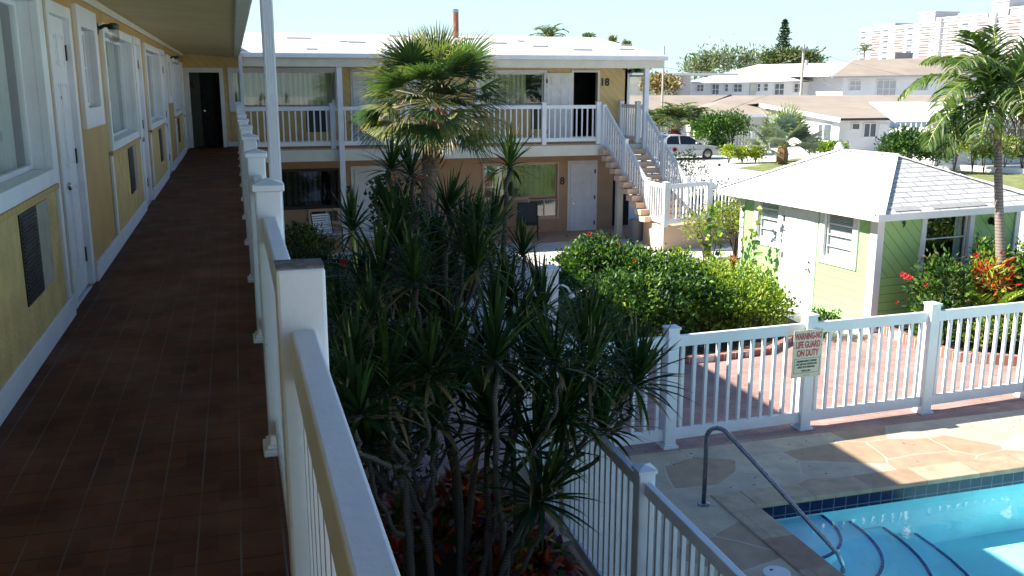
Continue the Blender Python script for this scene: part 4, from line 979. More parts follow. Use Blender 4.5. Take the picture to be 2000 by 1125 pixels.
m = MB(); m.box(X_(1463, yt), X_(1475, yt), yt - .08, yt, Zz(1468, 186, yt), Zz(1468, 163, yt)); m.build('door', M['curt'], tw)
# brown roof two storey
yn = 84.0
bw2 = thing('apartment_house', 'two storey white house with a brown shingle roof left of the coconut palm', 'building', (X_(1720, yn), yn, 0))
m = MB(); m.box(X_(1644, yn), X_(2100, yn), yn, yn + 12, 0, Zz(1700, 147, yn)); m.build('wall', M['wallw'], bw2)
q = [ony(1625, 149, yn - .8), ony(2110, 141, yn - .8), ony(2110, 105, yn + 6), ony(1668, 117, yn + 6)]
m = MB(); m.poly(q); m.poly([q[3], q[2], q[2] + V3((0, 7, -2)), q[3] + V3((0, 7, -2))]); m.poly([q[0], q[3], q[3] + V3((0, 7, -2)), q[0] + V3((0, 14, 0))]); m.build('roof', M['roofb'], bw2)
m = MB(); m.bar(q[0] + V3((0, 0, -.1)), q[1] + V3((0, 0, -.1)), .08, .16); m.build('fascia', M['tin'], bw2)
for a in ((1659, 1680, 158, 176, 1, 1), (1712, 1748, 157, 190, 2, 1), (1790, 1812, 157, 176, 1, 1), (1850, 1880, 157, 176, 1, 1), (1960, 1990, 150, 172, 1, 1)): pane_rect('window', bw2, yn, *a[:4], 'tin', mul_=a[4], hmul=a[5])
m = MB(); c = ony(1765, 115, yn + 7); m.box(c.x - 1.2, c.x + 1.2, yn + 7, yn + 8, c.z - .5, c.z + .7); tag(m.build('rooftop_unit', M['greybox']), 'grey rooftop unit on the brown roofed two storey house', 'air conditioner')
# flat roofed one with railings
yf = 82.0
ff = thing('apartment_house', 'pale flat roofed building with an upper balcony seen past the corner column', 'building', (X_(1300, yf), yf, 0))
m = MB(); m.box(X_(1180, yf), X_(1345, yf), yf, yf + 8, 0, Zz(1300, 150, yf)); m.build('wall', M['curt'], ff)
m = MB(); m.box(X_(1180, yf - 2), X_(1440, yf - 2), yf - 2, yf + 8, Zz(1300, 147, yf), Zz(1300, 143, yf)); m.build('roof', M['roofp'], ff)
for a in ((1272, 1290, 151, 158), (1306, 1317, 151, 158)): pane_rect('window', ff, yf, *a, 'win_far', mul_=1)
m = MB(); m.box(X_(1333, yf - 1), X_(1347, yf - 1), yf - 1, yf - .2, 0, Zz(1340, 147, yf)); m.build('block_column', M['tin'], ff)
m = MB(); m.box(X_(1285, yf - 1.5), X_(1332, yf - 1.5), yf - 1.5, yf - 1.4, Zz(1300, 163, yf), Zz(1300, 161, yf)); m.box(X_(1285, yf - 1.5), X_(1332, yf - 1.5), yf - 1.5, yf - 1.4, Zz(1300, 172, yf), Zz(1300, 170, yf))
for k in range(16): x = X_(1286 + k * 3, yf - 1.5); m.box(x, x + .05, yf - 1.5, yf - 1.45, Zz(1300, 172, yf), Zz(1300, 162, yf))
m.build('balcony_rail', M['vinyl2'], ff)
# tower block
def far(u, v, Ds): d = ray(u, v).normalized(); return CP + d * Ds
P1, P2 = far(1676, 110, 515), far(2060, 110, 425); P1.z = P2.z = 0; ht = (P2 - P1); HLn = ht.length; hU = ht.normalized(); hN = V3((hU.y, -hU.x, 0))
if hN.dot(CP - P1) < 0: hN = -hN
hr_ = thing('tower_block', 'tall pinkish cream apartment tower rising far behind the houses', 'building', tuple((P1 + P2) / 2))
FT = Face(P1, hU, hN); ztop = far(1676, 57, 515).z
m = MB(); FT.box(m, 0, HLn, 0, ztop, -18, 0); m.build('wall', M['wallc'], hr_)
fh = ztop / 12.2
cols = 14; cw = HLn / cols
for c_ in range(cols):
    for r_ in range(7):
        z1 = ztop - 1.3 - r_ * fh; z0 = z1 - fh * .68; u0 = c_ * cw + cw * .12
        bal = c_ % 2 == 1
        m = MB()
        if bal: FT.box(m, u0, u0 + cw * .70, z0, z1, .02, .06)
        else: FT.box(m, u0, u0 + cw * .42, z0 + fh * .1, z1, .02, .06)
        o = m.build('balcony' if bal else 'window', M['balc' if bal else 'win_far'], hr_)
m = MB()
for k in range(8): FT.box(m, -.5, HLn, ztop - .05 - k * fh, ztop + .25 - k * fh, .0, .6)
m.build('floor_band', M['wallc'], hr_)
def tbox(u0, u1, v, dep=8):
    a, b = far(u0, v, 470), far(u1, v, 470); q = (u0 - 1676) / 384 * HLn; q1 = (u1 - 1676) / 384 * HLn
    return q, q1
for (a, b, h) in ((.10, .22, 1), (.36, .44, 4.5), (.47, .70, 1.5), (.72, .79, 6), (.80, .92, 3), (.94, 1.0, 5)):
    m = MB(); FT.box(m, HLn * a, HLn * b, ztop, ztop + h, -12, .3); FT.box(m, HLn * a - .6, HLn * b + .6, ztop + h, ztop + h + .5, -12.6, .9); m.build('roof_block', M['wallc'], hr_)
for a in (.46, .72, .98): m = MB(); FT.box(m, HLn * a, HLn * a + 3, 0, ztop + 2, 0, 1.6); m.build('wall_pier', M['wallc'], hr_)
# awning house
ya = 43.0
aw = thing('awning_house', 'grey house with a long white scalloped awning behind the coconut palm', 'house', (X_(1900, ya), ya, 0))
m = MB(); m.box(X_(1758, ya + 3), X_(2150, ya), ya, ya + 3, 0, 2.9); m.build('wall', M['wallg'], aw)
zt, zb = Zz(1900, 200, ya), Zz(1900, 238, ya - 2.2)
m = MB(); x = X_(1752, ya - 2.2); xe_ = X_(2150, ya - 2.2); m.obox((x, ya - 2.2, zb), (xe_ - x, 0, 0), (0, 2.2, zt - zb), (0, 0, .05)); k = x
while k < xe_: m.poly([(k, ya - 2.21, zb), (k + .3, ya - 2.21, zb), (k + .25, ya - 2.21, zb - .22), (k + .15, ya - 2.21, zb - .27), (k + .05, ya - 2.21, zb - .22)]); k += .32
m.build('awning', M['roofp'], aw)
for a in ((1775, 1790, 250, 275), (1830, 1850, 252, 278), (1885, 1935, 252, 280), (1965, 2000, 252, 285)): pane_rect('window', aw, ya, *a, 'win_far', mul_=1)
for u in (1838, 1925): m = MB(); x = X_(u, ya - 2.1); m.box(x, x + .14, ya - 2.1, ya - 1.96, 0, zb); m.build('awning_post', M['vinyl2'], aw)
# poles, wires
def pole(u, v0, v1, y, r_, label, arm=True):
    a = ony(u, v0, y); t = thing('utility_pole', label, 'pole', (a.x, y, 0)); m = MB(); m.lathe((a.x, y, 0), [(r_ * 1.3, 0), (r_, a.z)], 10); m.build('shaft', basic('weathered pole wood', (.42, .38, .33), .9), t)
    if arm: m = MB(); m.box(a.x - .5, a.x + .5, y - .06, y + .06, a.z - .5, a.z - .38); m.lathe((a.x + .25, y - .2, a.z - 1.9), [(.16, 0), (.16, .5)], 10); m.build('crossarm', M['tin'], t)
    return a
pa = pole(1570.5, 86, 185, 76, .11, 'pale wooden utility pole in front of the white two storey building')
pb_ = pole(1297, 90, 180, 60, .06, 'thin pole rising above the flat roofed building', False)
m = MB()
for a, b, s_ in ((pa + V3((0, 0, -.4)), ony(2050, 165, 82), 1.2), (pa + V3((0, 0, -1)), pb_ + V3((0, 0, -1.4)), .8), (pa + V3((0, 0, -1.9)), ony(1643, 172, 83), .3)):
    m.tube([a.lerp(b, k / 12) - V3((0, 0, s_ * 4 * (k / 12) * (1 - k / 12))) for k in range(13)], .018, 5)
tag(m.build('overhead_wires', M['tin']), 'thin overhead wires sagging from the utility pole', 'wires')
# verge, grass, kerbs
sheet('lawn_patch', [tuple(onz(*p, 0))[:2] for p in ((1440, 328), (1555, 309), (1640, 312), (1600, 322), (1500, 336))], .0, 'grass')
sheet('lawn_patch', [tuple(onz(*p, 0))[:2] for p in ((1850, 331), (2080, 346), (2080, 392), (1960, 360), (1880, 341))], .0, 'grass')
m = MB(); a, b = onz(1850, 331, 0), onz(2080, 346, 0); m.bar(a + V3((0, .3, .12)), b + V3((0, .3, .12)), .25, .3); tag(m.build('garden_wall', M['roofp']), 'low white garden wall edging the lawn at the right', 'wall')
wf = thing('picket_fence', 'white picket fence behind the parked car', 'fence', (X_(1400, 59), 59, 0))
a, b = X_(1290, 59), X_(1500, 59); n_ = 6; pts = [(a + (b - a) * k / n_, 59.2 - .1 * k, 0) for k in range(n_ + 1)]
railing(wf, list(zip(pts, pts[1:])), pts, 1.25, 1.15, rh=.1, pw=.14, bs=.22, bw=.05, bottom=(.1, .1), flange=False, cap=False, mat='vinyl2', maxb=60)
# ------------------------------------------------ car
cw_ = onz(1382, 311, 0); X0 = cw_.x + .95; yc = cw_.y
car = thing('parked_car', 'white sedan parked beyond the staircase, its front wheel and dark side windows showing', 'car', (X0 - 2.5, yc + .9, 0))
carp = basic('white car paint', (.50, .51, .50), .22, .03); 
prof = [(0, .25, .62), (.12, .22, .72), (.9, .2, .84), (1.25, .2, .90), (2.0, .2, .93), (3.6, .2, .96), (4.4, .22, .98), (4.9, .3, .90)]
m = MB(); rows = []
for (x, zb_, zt_) in prof:
    hw = .88 if .3 < x < 4.7 else .74; cy_ = yc + .9
    rows.append([V3((X0 - x, cy_ - hw * .96, zb_)), V3((X0 - x, cy_ - hw, (zb_ + zt_) * .5)), V3((X0 - x, cy_ - hw * .90, zt_ - .04)), V3((X0 - x, cy_ - hw * .5, zt_)), V3((X0 - x, cy_ + hw * .5, zt_)), V3((X0 - x, cy_ + hw * .9, zt_ - .04)), V3((X0 - x, cy_ + hw, (zb_ + zt_) * .5)), V3((X0 - x, cy_ + hw * .96, zb_))])
for a, b in zip(rows, rows[1:]):
    for k in range(8): m.poly([a[k], a[(k + 1) % 8], b[(k + 1) % 8], b[k]])
m.poly(rows[0][::-1]); m.poly(rows[-1]); body = m.build('body', carp, car, smooth=False)
gh = [(1.25, .9, .9), (2.05, .9, 1.36), (2.4, .92, 1.41), (3.3, .94, 1.40), (4.1, .97, 1.02)]
m = MB(); m2 = MB(); rows = []
for (x, zb_, zt_) in gh:
    hb_, ht_ = .80, .62; cy_ = yc + .9
    rows.append([V3((X0 - x, cy_ - hb_, zb_ - .02)), V3((X0 - x, cy_ - (ht_ if zt_ > 1.1 else hb_), zt_)), V3((X0 - x, cy_ + (ht_ if zt_ > 1.1 else hb_), zt_)), V3((X0 - x, cy_ + hb_, zb_ - .02))])
for i, (a, b) in enumerate(zip(rows, rows[1:])):
    m.poly([a[0], b[0], b[1], a[1]]); m.poly([a[3], a[2], b[2], b[3]])
    (m2 if i in (1, 2) else m).poly([a[1], b[1], b[2], a[2]])
m.build('windows', basic('dark car glass', (.02, .025, .03), .05), car)
rt_ = m2
for a, b in zip(rows[1:3], rows[2:4]): rt_.bar(a[1], b[1], .06, .05); rt_.bar(a[2], b[2], .06, .05)
rt_.bar(rows[0][1], rows[1][1], .05, .05); rt_.bar(rows[3][1], rows[4][1], .07, .05); x = X0 - 2.75; rt_.bar((x, yc + .9 - .81, .92), (x, yc + .9 - .63, 1.4), .05, .07)
rt_.build('roof', carp, car)
for wx in (.95, 3.85):
    for sy in (0, 1.62):
        m = MB(); m.lathe((X0 - wx, yc + .02 + sy, .325), [(.325, 0), (.325, .18), (.2, .185)], 20, axis=(0, 1, 0)); wh = m.build('wheel', M['black'], car)
        m = MB(); m.lathe((X0 - wx, yc + .018 + sy, .325), [(.20, 0), (.19, -.008), (.05, -.02)], 14, axis=(0, 1, 0)); m.build('rim', M['steel'], wh)
m = MB(); m.box(X0 - .35, X0 - .08, yc + .10, yc + .2, .58, .70); m.build('headlight', M['steel'], car)
m = MB(); m.box(X0 - 1.75, X0 - 1.60, yc - .08, yc + .06, .93, 1.03); m.build('wing_mirror', carp, car)
m = MB(); m.box(X0 - 3.4, X0 - 1.4, yc + .010, yc + .03, .55, .58); m.build('rub_strip', M['greybox'], car)

# ================================================================== VEGETATION
def rv(s=1.0): return V3((RN.gauss(0, s), RN.gauss(0, s), RN.gauss(0, s)))
def bushel(m, c, r, nc, k, Ln, W, cl, nm, zmin=0.02, up=.25, weights=None, shell=.72):
    c = V3(c)
    for _ in range(nc):
        d = rv().normalized()
        if d.z < -.35: d.z = -d.z
        f = (shell + (1 - shell) * RN.random()) * (1 + .30 * noise.noise(d * 1.8 + c)) if RN.random() < .8 else RN.random() * shell
        p = c + V3((d.x * r[0], d.y * r[1], d.z * r[2])) * f
        mi = RN.choices(range(nm), weights)[0]; ax = (d + rv(.35) + V3((0, 0, up))).normalized()
        for _ in range(k):
            q = p + rv(cl)
            if q.z < zmin: continue
            ld = (ax * .8 + rv(.55)).normalized(); sd = ld.cross(rv()).normalized(); s = RN.uniform(.65, 1.2)
            m.leaf(q, ld, sd, Ln * s, W * s, mi if RN.random() < .8 else RN.choices(range(nm), weights)[0])
def stems(m, c, r, n_, rad=.012, base=None):
    for _ in range(n_):
        a = RN.random() * 6.28; b = V3((c[0] + math.cos(a) * r[0] * .15, c[1] + math.sin(a) * r[1] * .15, 0)); t = V3(c) + V3((RN.uniform(-.7, .7) * r[0], RN.uniform(-.7, .7) * r[1], RN.uniform(.0, .7) * r[2]))
        m.tube([b, b.lerp(t, .5) + rv(.04), t], [rad * 1.5, rad, rad * .5], 5)
def bush(name, label, cat, blobs, nc, k, Ln, W, cols, weights=None, cl=.06, group=None, nst=10, rad=.012, up=.25, zmin=.06, flowers=None):
    c0 = blobs[0][0]; t = thing(name, label, cat, (c0[0], c0[1], 0), group)
    tot = sum(b[1][0] * b[1][2] for b in blobs)
    m = MB()
    for c, r in blobs: bushel(m, c, r, max(6, int(nc * r[0] * r[2] / tot)), k, Ln, W, cl, len(cols), weights=weights, up=up, zmin=zmin)
    m.build('foliage', [L[x] for x in cols], t)
    m = MB()
    for c, r in blobs: stems(m, c, r, nst, rad)
    m.build('stems', M['bark'], t)
    for (p, s, col) in (flowers or []): flower(t, p, s * .75, col)
    return t
def flower(t, p, s, col='pink'):
    m = MB(); p = V3(p); ax = (CP - p).normalized()
    x = ax.orthogonal().normalized(); y = ax.cross(x)
    for ring in (0, 1):
        for k in range(6):
            a = k * math.pi / 3 + ring * .5; d = (x * math.cos(a) + y * math.sin(a) + ax * (.25 + ring * .5)).normalized(); sd = d.cross(ax).normalized(); m.leaf(p, d, sd, s * (1 - ring * .3), s * .75, 0, .3)
    m.build('flower', L[col], t)

# --- hedge beyond the pool fence
bush('hibiscus_bush', 'big dark green hibiscus bush with glossy leaves left of the bright hedge', 'bush',
     [((6.7, 15.3, .62), (1.45, 1.35, .82)), ((6.2, 14.1, .55), (1.1, .8, .66)), ((6.1, 15.6, 1.0), (.65, .6, .62)), ((7.6, 14.5, .45), (.9, .8, .52))], 1600, 11, .09, .056, ['dk', 'md', 'lt', 'yg'], [.36, .42, .19, .03], .075, group='hedge behind the pool fence',
     flowers=[(ony(1152, 457, 15.6), .07, 'pink'), (ony(1240, 510, 14.6), .06, 'org'), (ony(1206, 478, 15.2), .05, 'red')])
bush('golden_hedge', 'bright yellow green hedge filling the bed in front of the green hut', 'hedge',
     [((8.6, 15.3, .42), (1.0, 1.15, .66)), ((8.4, 14.3, .38), (.85, .7, .50)), ((9.15, 14.8, .32), (.42, .7, .42)), ((8.0, 15.9, .5), (.75, .8, .66))], 1250, 12, .08, .042, ['md', 'lt', 'yg', 'yel'], [.16, .30, .44, .10], .07, group='hedge behind the pool fence')
bush('low_shrub', 'small dark shrub at the fence post below the hut door', 'shrub', [((9.72, 13.7, .22), (.28, .3, .22))], 70, 10, .07, .04, ['dk', 'md', 'lt'], None, .05)
# --- by the landing
bush('feathery_shrub', 'feathery yellow green shrub in front of the tan stair landing', 'shrub', [((11.4, 21.1, .75), (.75, .6, .62)), ((11.9, 20.6, 1.1), (.5, .5, .45))], 330, 9, .10, .022, ['yg', 'yel', 'oli', 'md'], [.35, .25, .25, .15], .09, nst=24, flowers=None)
bush('flowering_bush', 'dark green bush with one pink bloom behind the upper stair railing', 'bush', [((13.4, 27.0, 1.2), (1.0, 1.0, 1.1)), ((14.2, 26.0, .5), (1.2, .9, .8))], 420, 9, .10, .035, ['dk', 'md', 'lt'], None, .09, flowers=[(ony(1318, 292, 26.0), .12, 'pink')])
bush('rose_bush', 'loose rambling bush right of the stair landing by the driveway', 'bush', [((14.9, 25.6, .6), (1.3, 1.0, .75)), ((14.0, 24.2, .5), (.9, .8, .7)), ((13.2, 23.0, .6), (.6, .6, .7))], 420, 8, .085, .045, ['md', 'oli', 'lt', 'mar'], [.4, .25, .25, .1], .10, nst=18, flowers=[(ony(1405, 322, 25.4), .08, 'org')])
# red cordylines
def cordyline(p, s, label, cols=('red', 'mar', 'org'), n_=26, cat='plant', g='red leaved plants along the back of the hedge', st=.35, name='red_cordyline', drp=1.0, W=.075):
    t = thing(name, label, cat, (p[0], p[1], 0), g); m = MB()
    for k in range(n_):
        a = k * 2.4; e = math.radians(20 + 60 * k / n_); d = V3((math.cos(a) * math.cos(e), math.sin(a) * math.cos(e), math.sin(e)))
        m.strap(V3((p[0], p[1], st * (.5 + .5 * k / n_))), d, s * RN.uniform(.8, 1.1), W, drp, 4, RN.randrange(len(cols)))
    m.build('foliage', [L[c] for c in cols], t); m = MB(); m.tube([(p[0], p[1], 0), (p[0], p[1], st)], .015, 6); m.build('stem', M['bark'], t)
q = ony(1432, 500, 17.6); cordyline((q.x, q.y), .34, 'crimson strap leaved plant below the tan landing wall', st=.55)
q = ony(1290, 520, 17.8); cordyline((q.x, q.y), .30, 'red and orange plant half buried between the bush tops', st=.75)
q = ony(1225, 495, 19.5); cordyline((q.x, q.y), .30, 'dull red plant by the foot of the stair support', st=.45)
# --- sea grape sapling at hut corner
t = thing('vine_sapling', 'thin round leaved vine climbing the far corner of the green hut', 'vine', tuple(HP(-.3, 3.4, 0)))
m = MB(); st_ = MB()
for s_ in range(5):
    p = HP(-.35 - .1 * s_, 2.9 + .32 * s_, 0); path = [p]
    for k in range(9): p = p + V3((RN.uniform(-.07, .05), RN.uniform(-.1, .06), .21)); path.append(p)
    st_.tube(path, .008, 5)
    for p in path[3:]:
        for _ in range(3):
            d = (rv(.8) + V3((0, 0, -.2))).normalized(); m.leaf(p + rv(.03), d, d.cross(rv()).normalized(), .14, .12, RN.randrange(3))
m.build('foliage', [L['md'], L['lt'], L['yg']], t); st_.build('stems', M['bark'], t)
# --- right flower bed
bush('ixora_bush', 'leafy bush with round pink blooms at the left of the right flower bed', 'bush', [((11.45, 12.9, .75), (.50, .5, .72)), ((11.25, 12.55, .35), (.45, .45, .4))], 330, 9, .10, .05, ['dk', 'md', 'lt', 'oli'], [.3, .35, .2, .15], .07,
     flowers=[(ony(1770, 540, 12.35), .08, 'pink'), (ony(1763, 536, 12.4), .07, 'pink'), (ony(1808, 556, 12.3), .06, 'red'), (ony(1752, 590, 12.1), .05, 'red'), (ony(1778, 543, 12.35), .07, 'pink')])
bush('shrub', 'large bright green shrub round the coconut palm trunk', 'shrub', [((13.7, 12.9, .85), (1.2, .8, .70)), ((14.6, 12.6, .9), (1.0, .8, .75)), ((12.95, 12.9, .7), (.55, .5, .62)), ((12.55, 13.15, 1.25), (.25, .22, .42))], 900, 10, .095, .058, ['md', 'lt', 'yg', 'dk'], [.35, .3, .2, .15], .08, flowers=[(ony(1907, 498, 12.2), .08, 'red'), (ony(1957, 494, 12.2), .05, 'red')])
bush('variegated_ground_cover', 'low yellow variegated shrubs behind the right fence panels', 'shrub', [((13.2, 11.75, .32), (.95, .35, .30)), ((14.6, 11.7, .35), (.8, .35, .32)), ((12.2, 12.0, .35), (.5, .3, .3)), ((11.6, 12.05, .3), (.35, .3, .28))], 620, 9, .075, .042, ['yg', 'yel', 'lt', 'dk'], [.3, .25, .25, .2], .06, nst=14)
q = (12.1, 12.45)
def croton(name, label, blobs, nc, Ln, W, cols, weights=None, group=None):
    return bush(name, label, 'croton', blobs, nc, 7, Ln, W, cols, weights, cl=.07, group=group, up=.6, nst=10)
croton('croton_plant', 'orange and yellow croton glowing in the right flower bed', [((12.3, 12.7, .95), (.35, .3, .38))], 60, .16, .05, ['org', 'yel', 'red', 'yg'], [.4, .3, .15, .15])
# small cane palm in the bed
def frond(m, p, d, Ln, nl, ll, W, droop, mi, mi2=0, curl=1.0, vee=.5, rm=None, hang=.5, fl=.02):
    p = V3(p); d = V3(d).normalized(); st = Ln / nl; pts = [p.copy()]
    for k in range(nl):
        t = (k + 1) / nl; p = p + d * st; d = (d + V3((0, 0, -droop / nl * (.4 + 1.2 * t)))).normalized(); pts.append(p.copy())
        if t < .12: continue
        side = d.cross(V3((0, 0, 1)));
        if side.length < .1: side = V3((1, 0, 0))
        side.normalize(); l = ll * (math.sin(math.pi * min(1, t * .8 + .18)) ** .7) * RN.uniform(.85, 1.1)
        for s in (-1, 1):
            ld = (side * s + d * .7 + V3((0, 0, vee - .2)) + rv(.08)).normalized()
            m.strap(p, ld, l, W, hang * RN.uniform(.8, 1.3), 3, mi if RN.random() < .85 else mi2, sd=ld.cross(V3((0, 0, 1)) + rv(.35)))
    (rm or m).tube(pts, [fl * (1 - .75 * k / nl) for k in range(nl + 1)], 5, 0)
t = thing('cane_palm', 'small yellow green cane palm in the right flower bed', 'palm', (q[0], q[1], 0)); m = MB(); rm = MB()
for k in range(8):
    a = k * 2.4 + 2.6; frond(m, (q[0], q[1], .45), (math.cos(a) * .75, math.sin(a) * .6, 1.05), .80, 14, .34, .028, .9, k % 2, 1, vee=.7, rm=rm, hang=.3, fl=.01)
m.build('fronds', [L['lt'], L['yg']], t); rm.build('leaf_stalks', M['crownshaft'], t); m = MB()
for k in range(4): m.tube([(q[0] + RN.uniform(-.05, .05), q[1] + RN.uniform(-.05, .05), 0), (q[0], q[1], .5)], .012, 6)
m.build('stems', M['crownshaft'], t)

# --- coconut palm
cpb = V3((12.75, 12.75, 0)); 
ct_ = ony(1948, 268, 12.9)
t = thing('coconut_palm', 'coconut palm with drooping fronds rising from the right flower bed', 'palm tree', tuple(cpb))
m = MB(); top = V3((ct_.x, ct_.y, ct_.z)); path = [cpb + V3((0, 0, 0)), cpb.lerp(top, .3) + V3((-.03, 0, 0)), cpb.lerp(top, .6) + V3((-.02, 0, 0)), top]
m.tube(path, [.12, .085, .072, .062], 14); m.build('trunk', M['ctrunk'], t, smooth=True)
m = MB(); m.tube([top + V3((0, 0, -.02)), top + V3((0, 0, .28)), top + V3((0, 0, .55))], [.072, .07, .05], 12); m.build('crownshaft', M['crownshaft'], t, smooth=True)
C0 = top + V3((0, 0, .5)); rm = MB(); m = MB()
specs = [(-2.95, .95, 1.55, 2.3), (-2.5, .55, 1.4, 2.4), (3.05, .35, 1.35, 2.2), (2.6, 1.1, 1.5, 2.0), (-2.1, 1.0, 1.3, 2.2), (-2.8, 1.5, 1.6, 1.9), (3.3, 1.9, 1.3, .9), (-1.5, 2.2, 1.25, .6), (1.2, 2.6, 1.2, .5), (2.0, 1.6, 1.4, 1.6), (.3, .8, 1.5, 2.2), (-.3, 1.2, 1.5, 2.0), (.9, 1.4, 1.5, 1.8), (-.9, .7, 1.4, 2.3), (-3.1, .1, 1.2, 2.0), (.0, .2, 1.2, 2.2), (-.1, 2.4, 1.3, .8)]
for i, (a, e, ln, dr) in enumerate(specs):
    frond(m, C0, (math.cos(a), math.sin(a), e), ln * 1.25, 60, .62, .055, dr * 1.1, 0 if i % 3 else 1, 2, rm=rm, hang=1.7 if dr > 1.2 else .6, vee=.35, fl=.022)
L['cpl'] = leafm('leaf coconut', (.11, .18, .035), .4, .35); m.build('fronds', [L['pal'], L['cpl'], L['paly']], t); rm.build('leaf_stalks', M['crownshaft'], t)
m = MB()
for k in range(5):
    a = -2.6 + k * .35; frond(m, C0 - V3((0, 0, .1)), (math.cos(a), math.sin(a), .15), 1.05, 20, .36, .02, 3.0, k % 2, 0, hang=2.2, vee=-.2)
m.build('dead_fronds', [L['br'], L['straw']], t)

# --- fan palms
def fan(m, p, d, pet, R_, n_, W, mi, mt, spread=2.6, droop=.7, pm=2, segs=4):
    p = V3(p); d = V3(d).normalized(); h = p + d * pet + V3((0, 0, -.08 * pet)); m.tube([p, p.lerp(h, .5) + V3((0, 0, .04 * pet)), h], [.014, .012, .010], 5, pm)
    nrm = (V3((0, 0, 1)) - d * d.z); nrm = nrm.normalized() if nrm.length > .1 else V3((1, 0, 0)); nrm = (nrm + rv(.25)).normalized(); sd = d.cross(nrm).normalized()
    for k in range(n_):
        a = (k / (n_ - 1) - .5) * spread; ld = (d * math.cos(a) + sd * math.sin(a) + nrm * .15 * math.cos(a * 1.2)).normalized(); l = R_ * (.72 + .28 * math.cos(a * .8)) * RN.uniform(.9, 1.08)
        pd = (-d * math.sin(a) + sd * math.cos(a)).normalized()
        m.strap(h, ld, l, W, droop * RN.uniform(.5, 1.5), segs, mi, mt, base=.35, sd=pd)
pb0 = ony(848, 300, 20.5); pt = V3((pb0.x, 20.5, 4.10)); bx_ = pb0.x - .12
t = thing('fan_palm', 'shaggy cabbage palm with a round crown in the middle of the courtyard', 'palm tree', (bx_, 20.5, 0))
m = MB(); n_ = 24; pts = []; rs = []
for k in range(n_ + 1):
    f = k / n_; pts.append((bx_ + .12 * f * f - .05 * math.sin(f * 3), 20.5, 3.55 * f)); rs.append(.17 + .022 * math.sin(k * 2.1) + (.05 if k < 2 else 0) + .03 * f)
m.tube(pts, rs, 14); m.build('trunk', M['trunk'], t)
m = MB()
for k in range(80):
    a = k * 2.4; z = 2.5 + 1.25 * (k / 80); r_ = .17 + .05 * (k / 80); p = V3((pt.x - .03 + math.cos(a) * r_, 20.5 + math.sin(a) * r_, z))
    m.strap(p, (math.cos(a) * .7, math.sin(a) * .7, 1), .30, .09, -.2, 2, 0, base=1)
m.build('boots', M['boot'], t)
m = MB(); NF = 66
for k in range(NF):
    f = k / (NF - 1); a = k * 2.399963; e = math.radians(86 - 118 * f ** .9)
    d = V3((math.cos(a) * math.cos(e), math.sin(a) * math.cos(e), math.sin(e))); 
    fan(m, pt + V3((math.cos(a) * .1, math.sin(a) * .1, -.15 + .1 * (1 - f))), d, RN.uniform(.70, 1.15) * (1 if f > .25 else .72), RN.uniform(.85, 1.05), 34, .052, RN.choice([0, 0, 1, 1, 2]) if f < .72 else RN.choice([1, 2, 3]), RN.choice([0, 2, 3]), droop=.35 + f * .75, pm=4)
m.build('crown', [L['pald'], L['pal'], L['paly'], L['straw'], L['oli']], t)
m = MB()
for k in range(9):
    a = k * 2.4; e = math.radians(-35 - 25 * RN.random()); d = V3((math.cos(a) * math.cos(e), math.sin(a) * math.cos(e), math.sin(e))); fan(m, pt + V3((0, 0, -.3)), d, .5, .6, 16, .03, 0, 1, droop=2.2, pm=0)
m.build('dead_fronds', [L['br'], L['straw']], t)

bq = onz(1527, 319, 0)
t = thing('silver_fan_palm', 'silvery blue fan palm on the lawn patch across the driveway', 'palm tree', tuple(bq))
m = MB(); m.tube([bq, bq + V3((0, 0, .5)), bq + V3((0, 0, .95))], [.32, .34, .26], 12); m.build('trunk', M['boot'], t)
m = MB()
for k in range(26):
    a = k * 2.4; e = math.radians(80 - 75 * k / 25); d = V3((math.cos(a) * math.cos(e), math.sin(a) * math.cos(e), math.sin(e))); fan(m, bq + V3((0, 0, .85)), d, RN.uniform(1.0, 1.5), RN.uniform(1.25, 1.55), 24, .15, k % 2, 2, droop=.5, pm=2, spread=3.4, segs=3)
m.build('crown', [L['sil'], L['sild'], L['paly']], t)

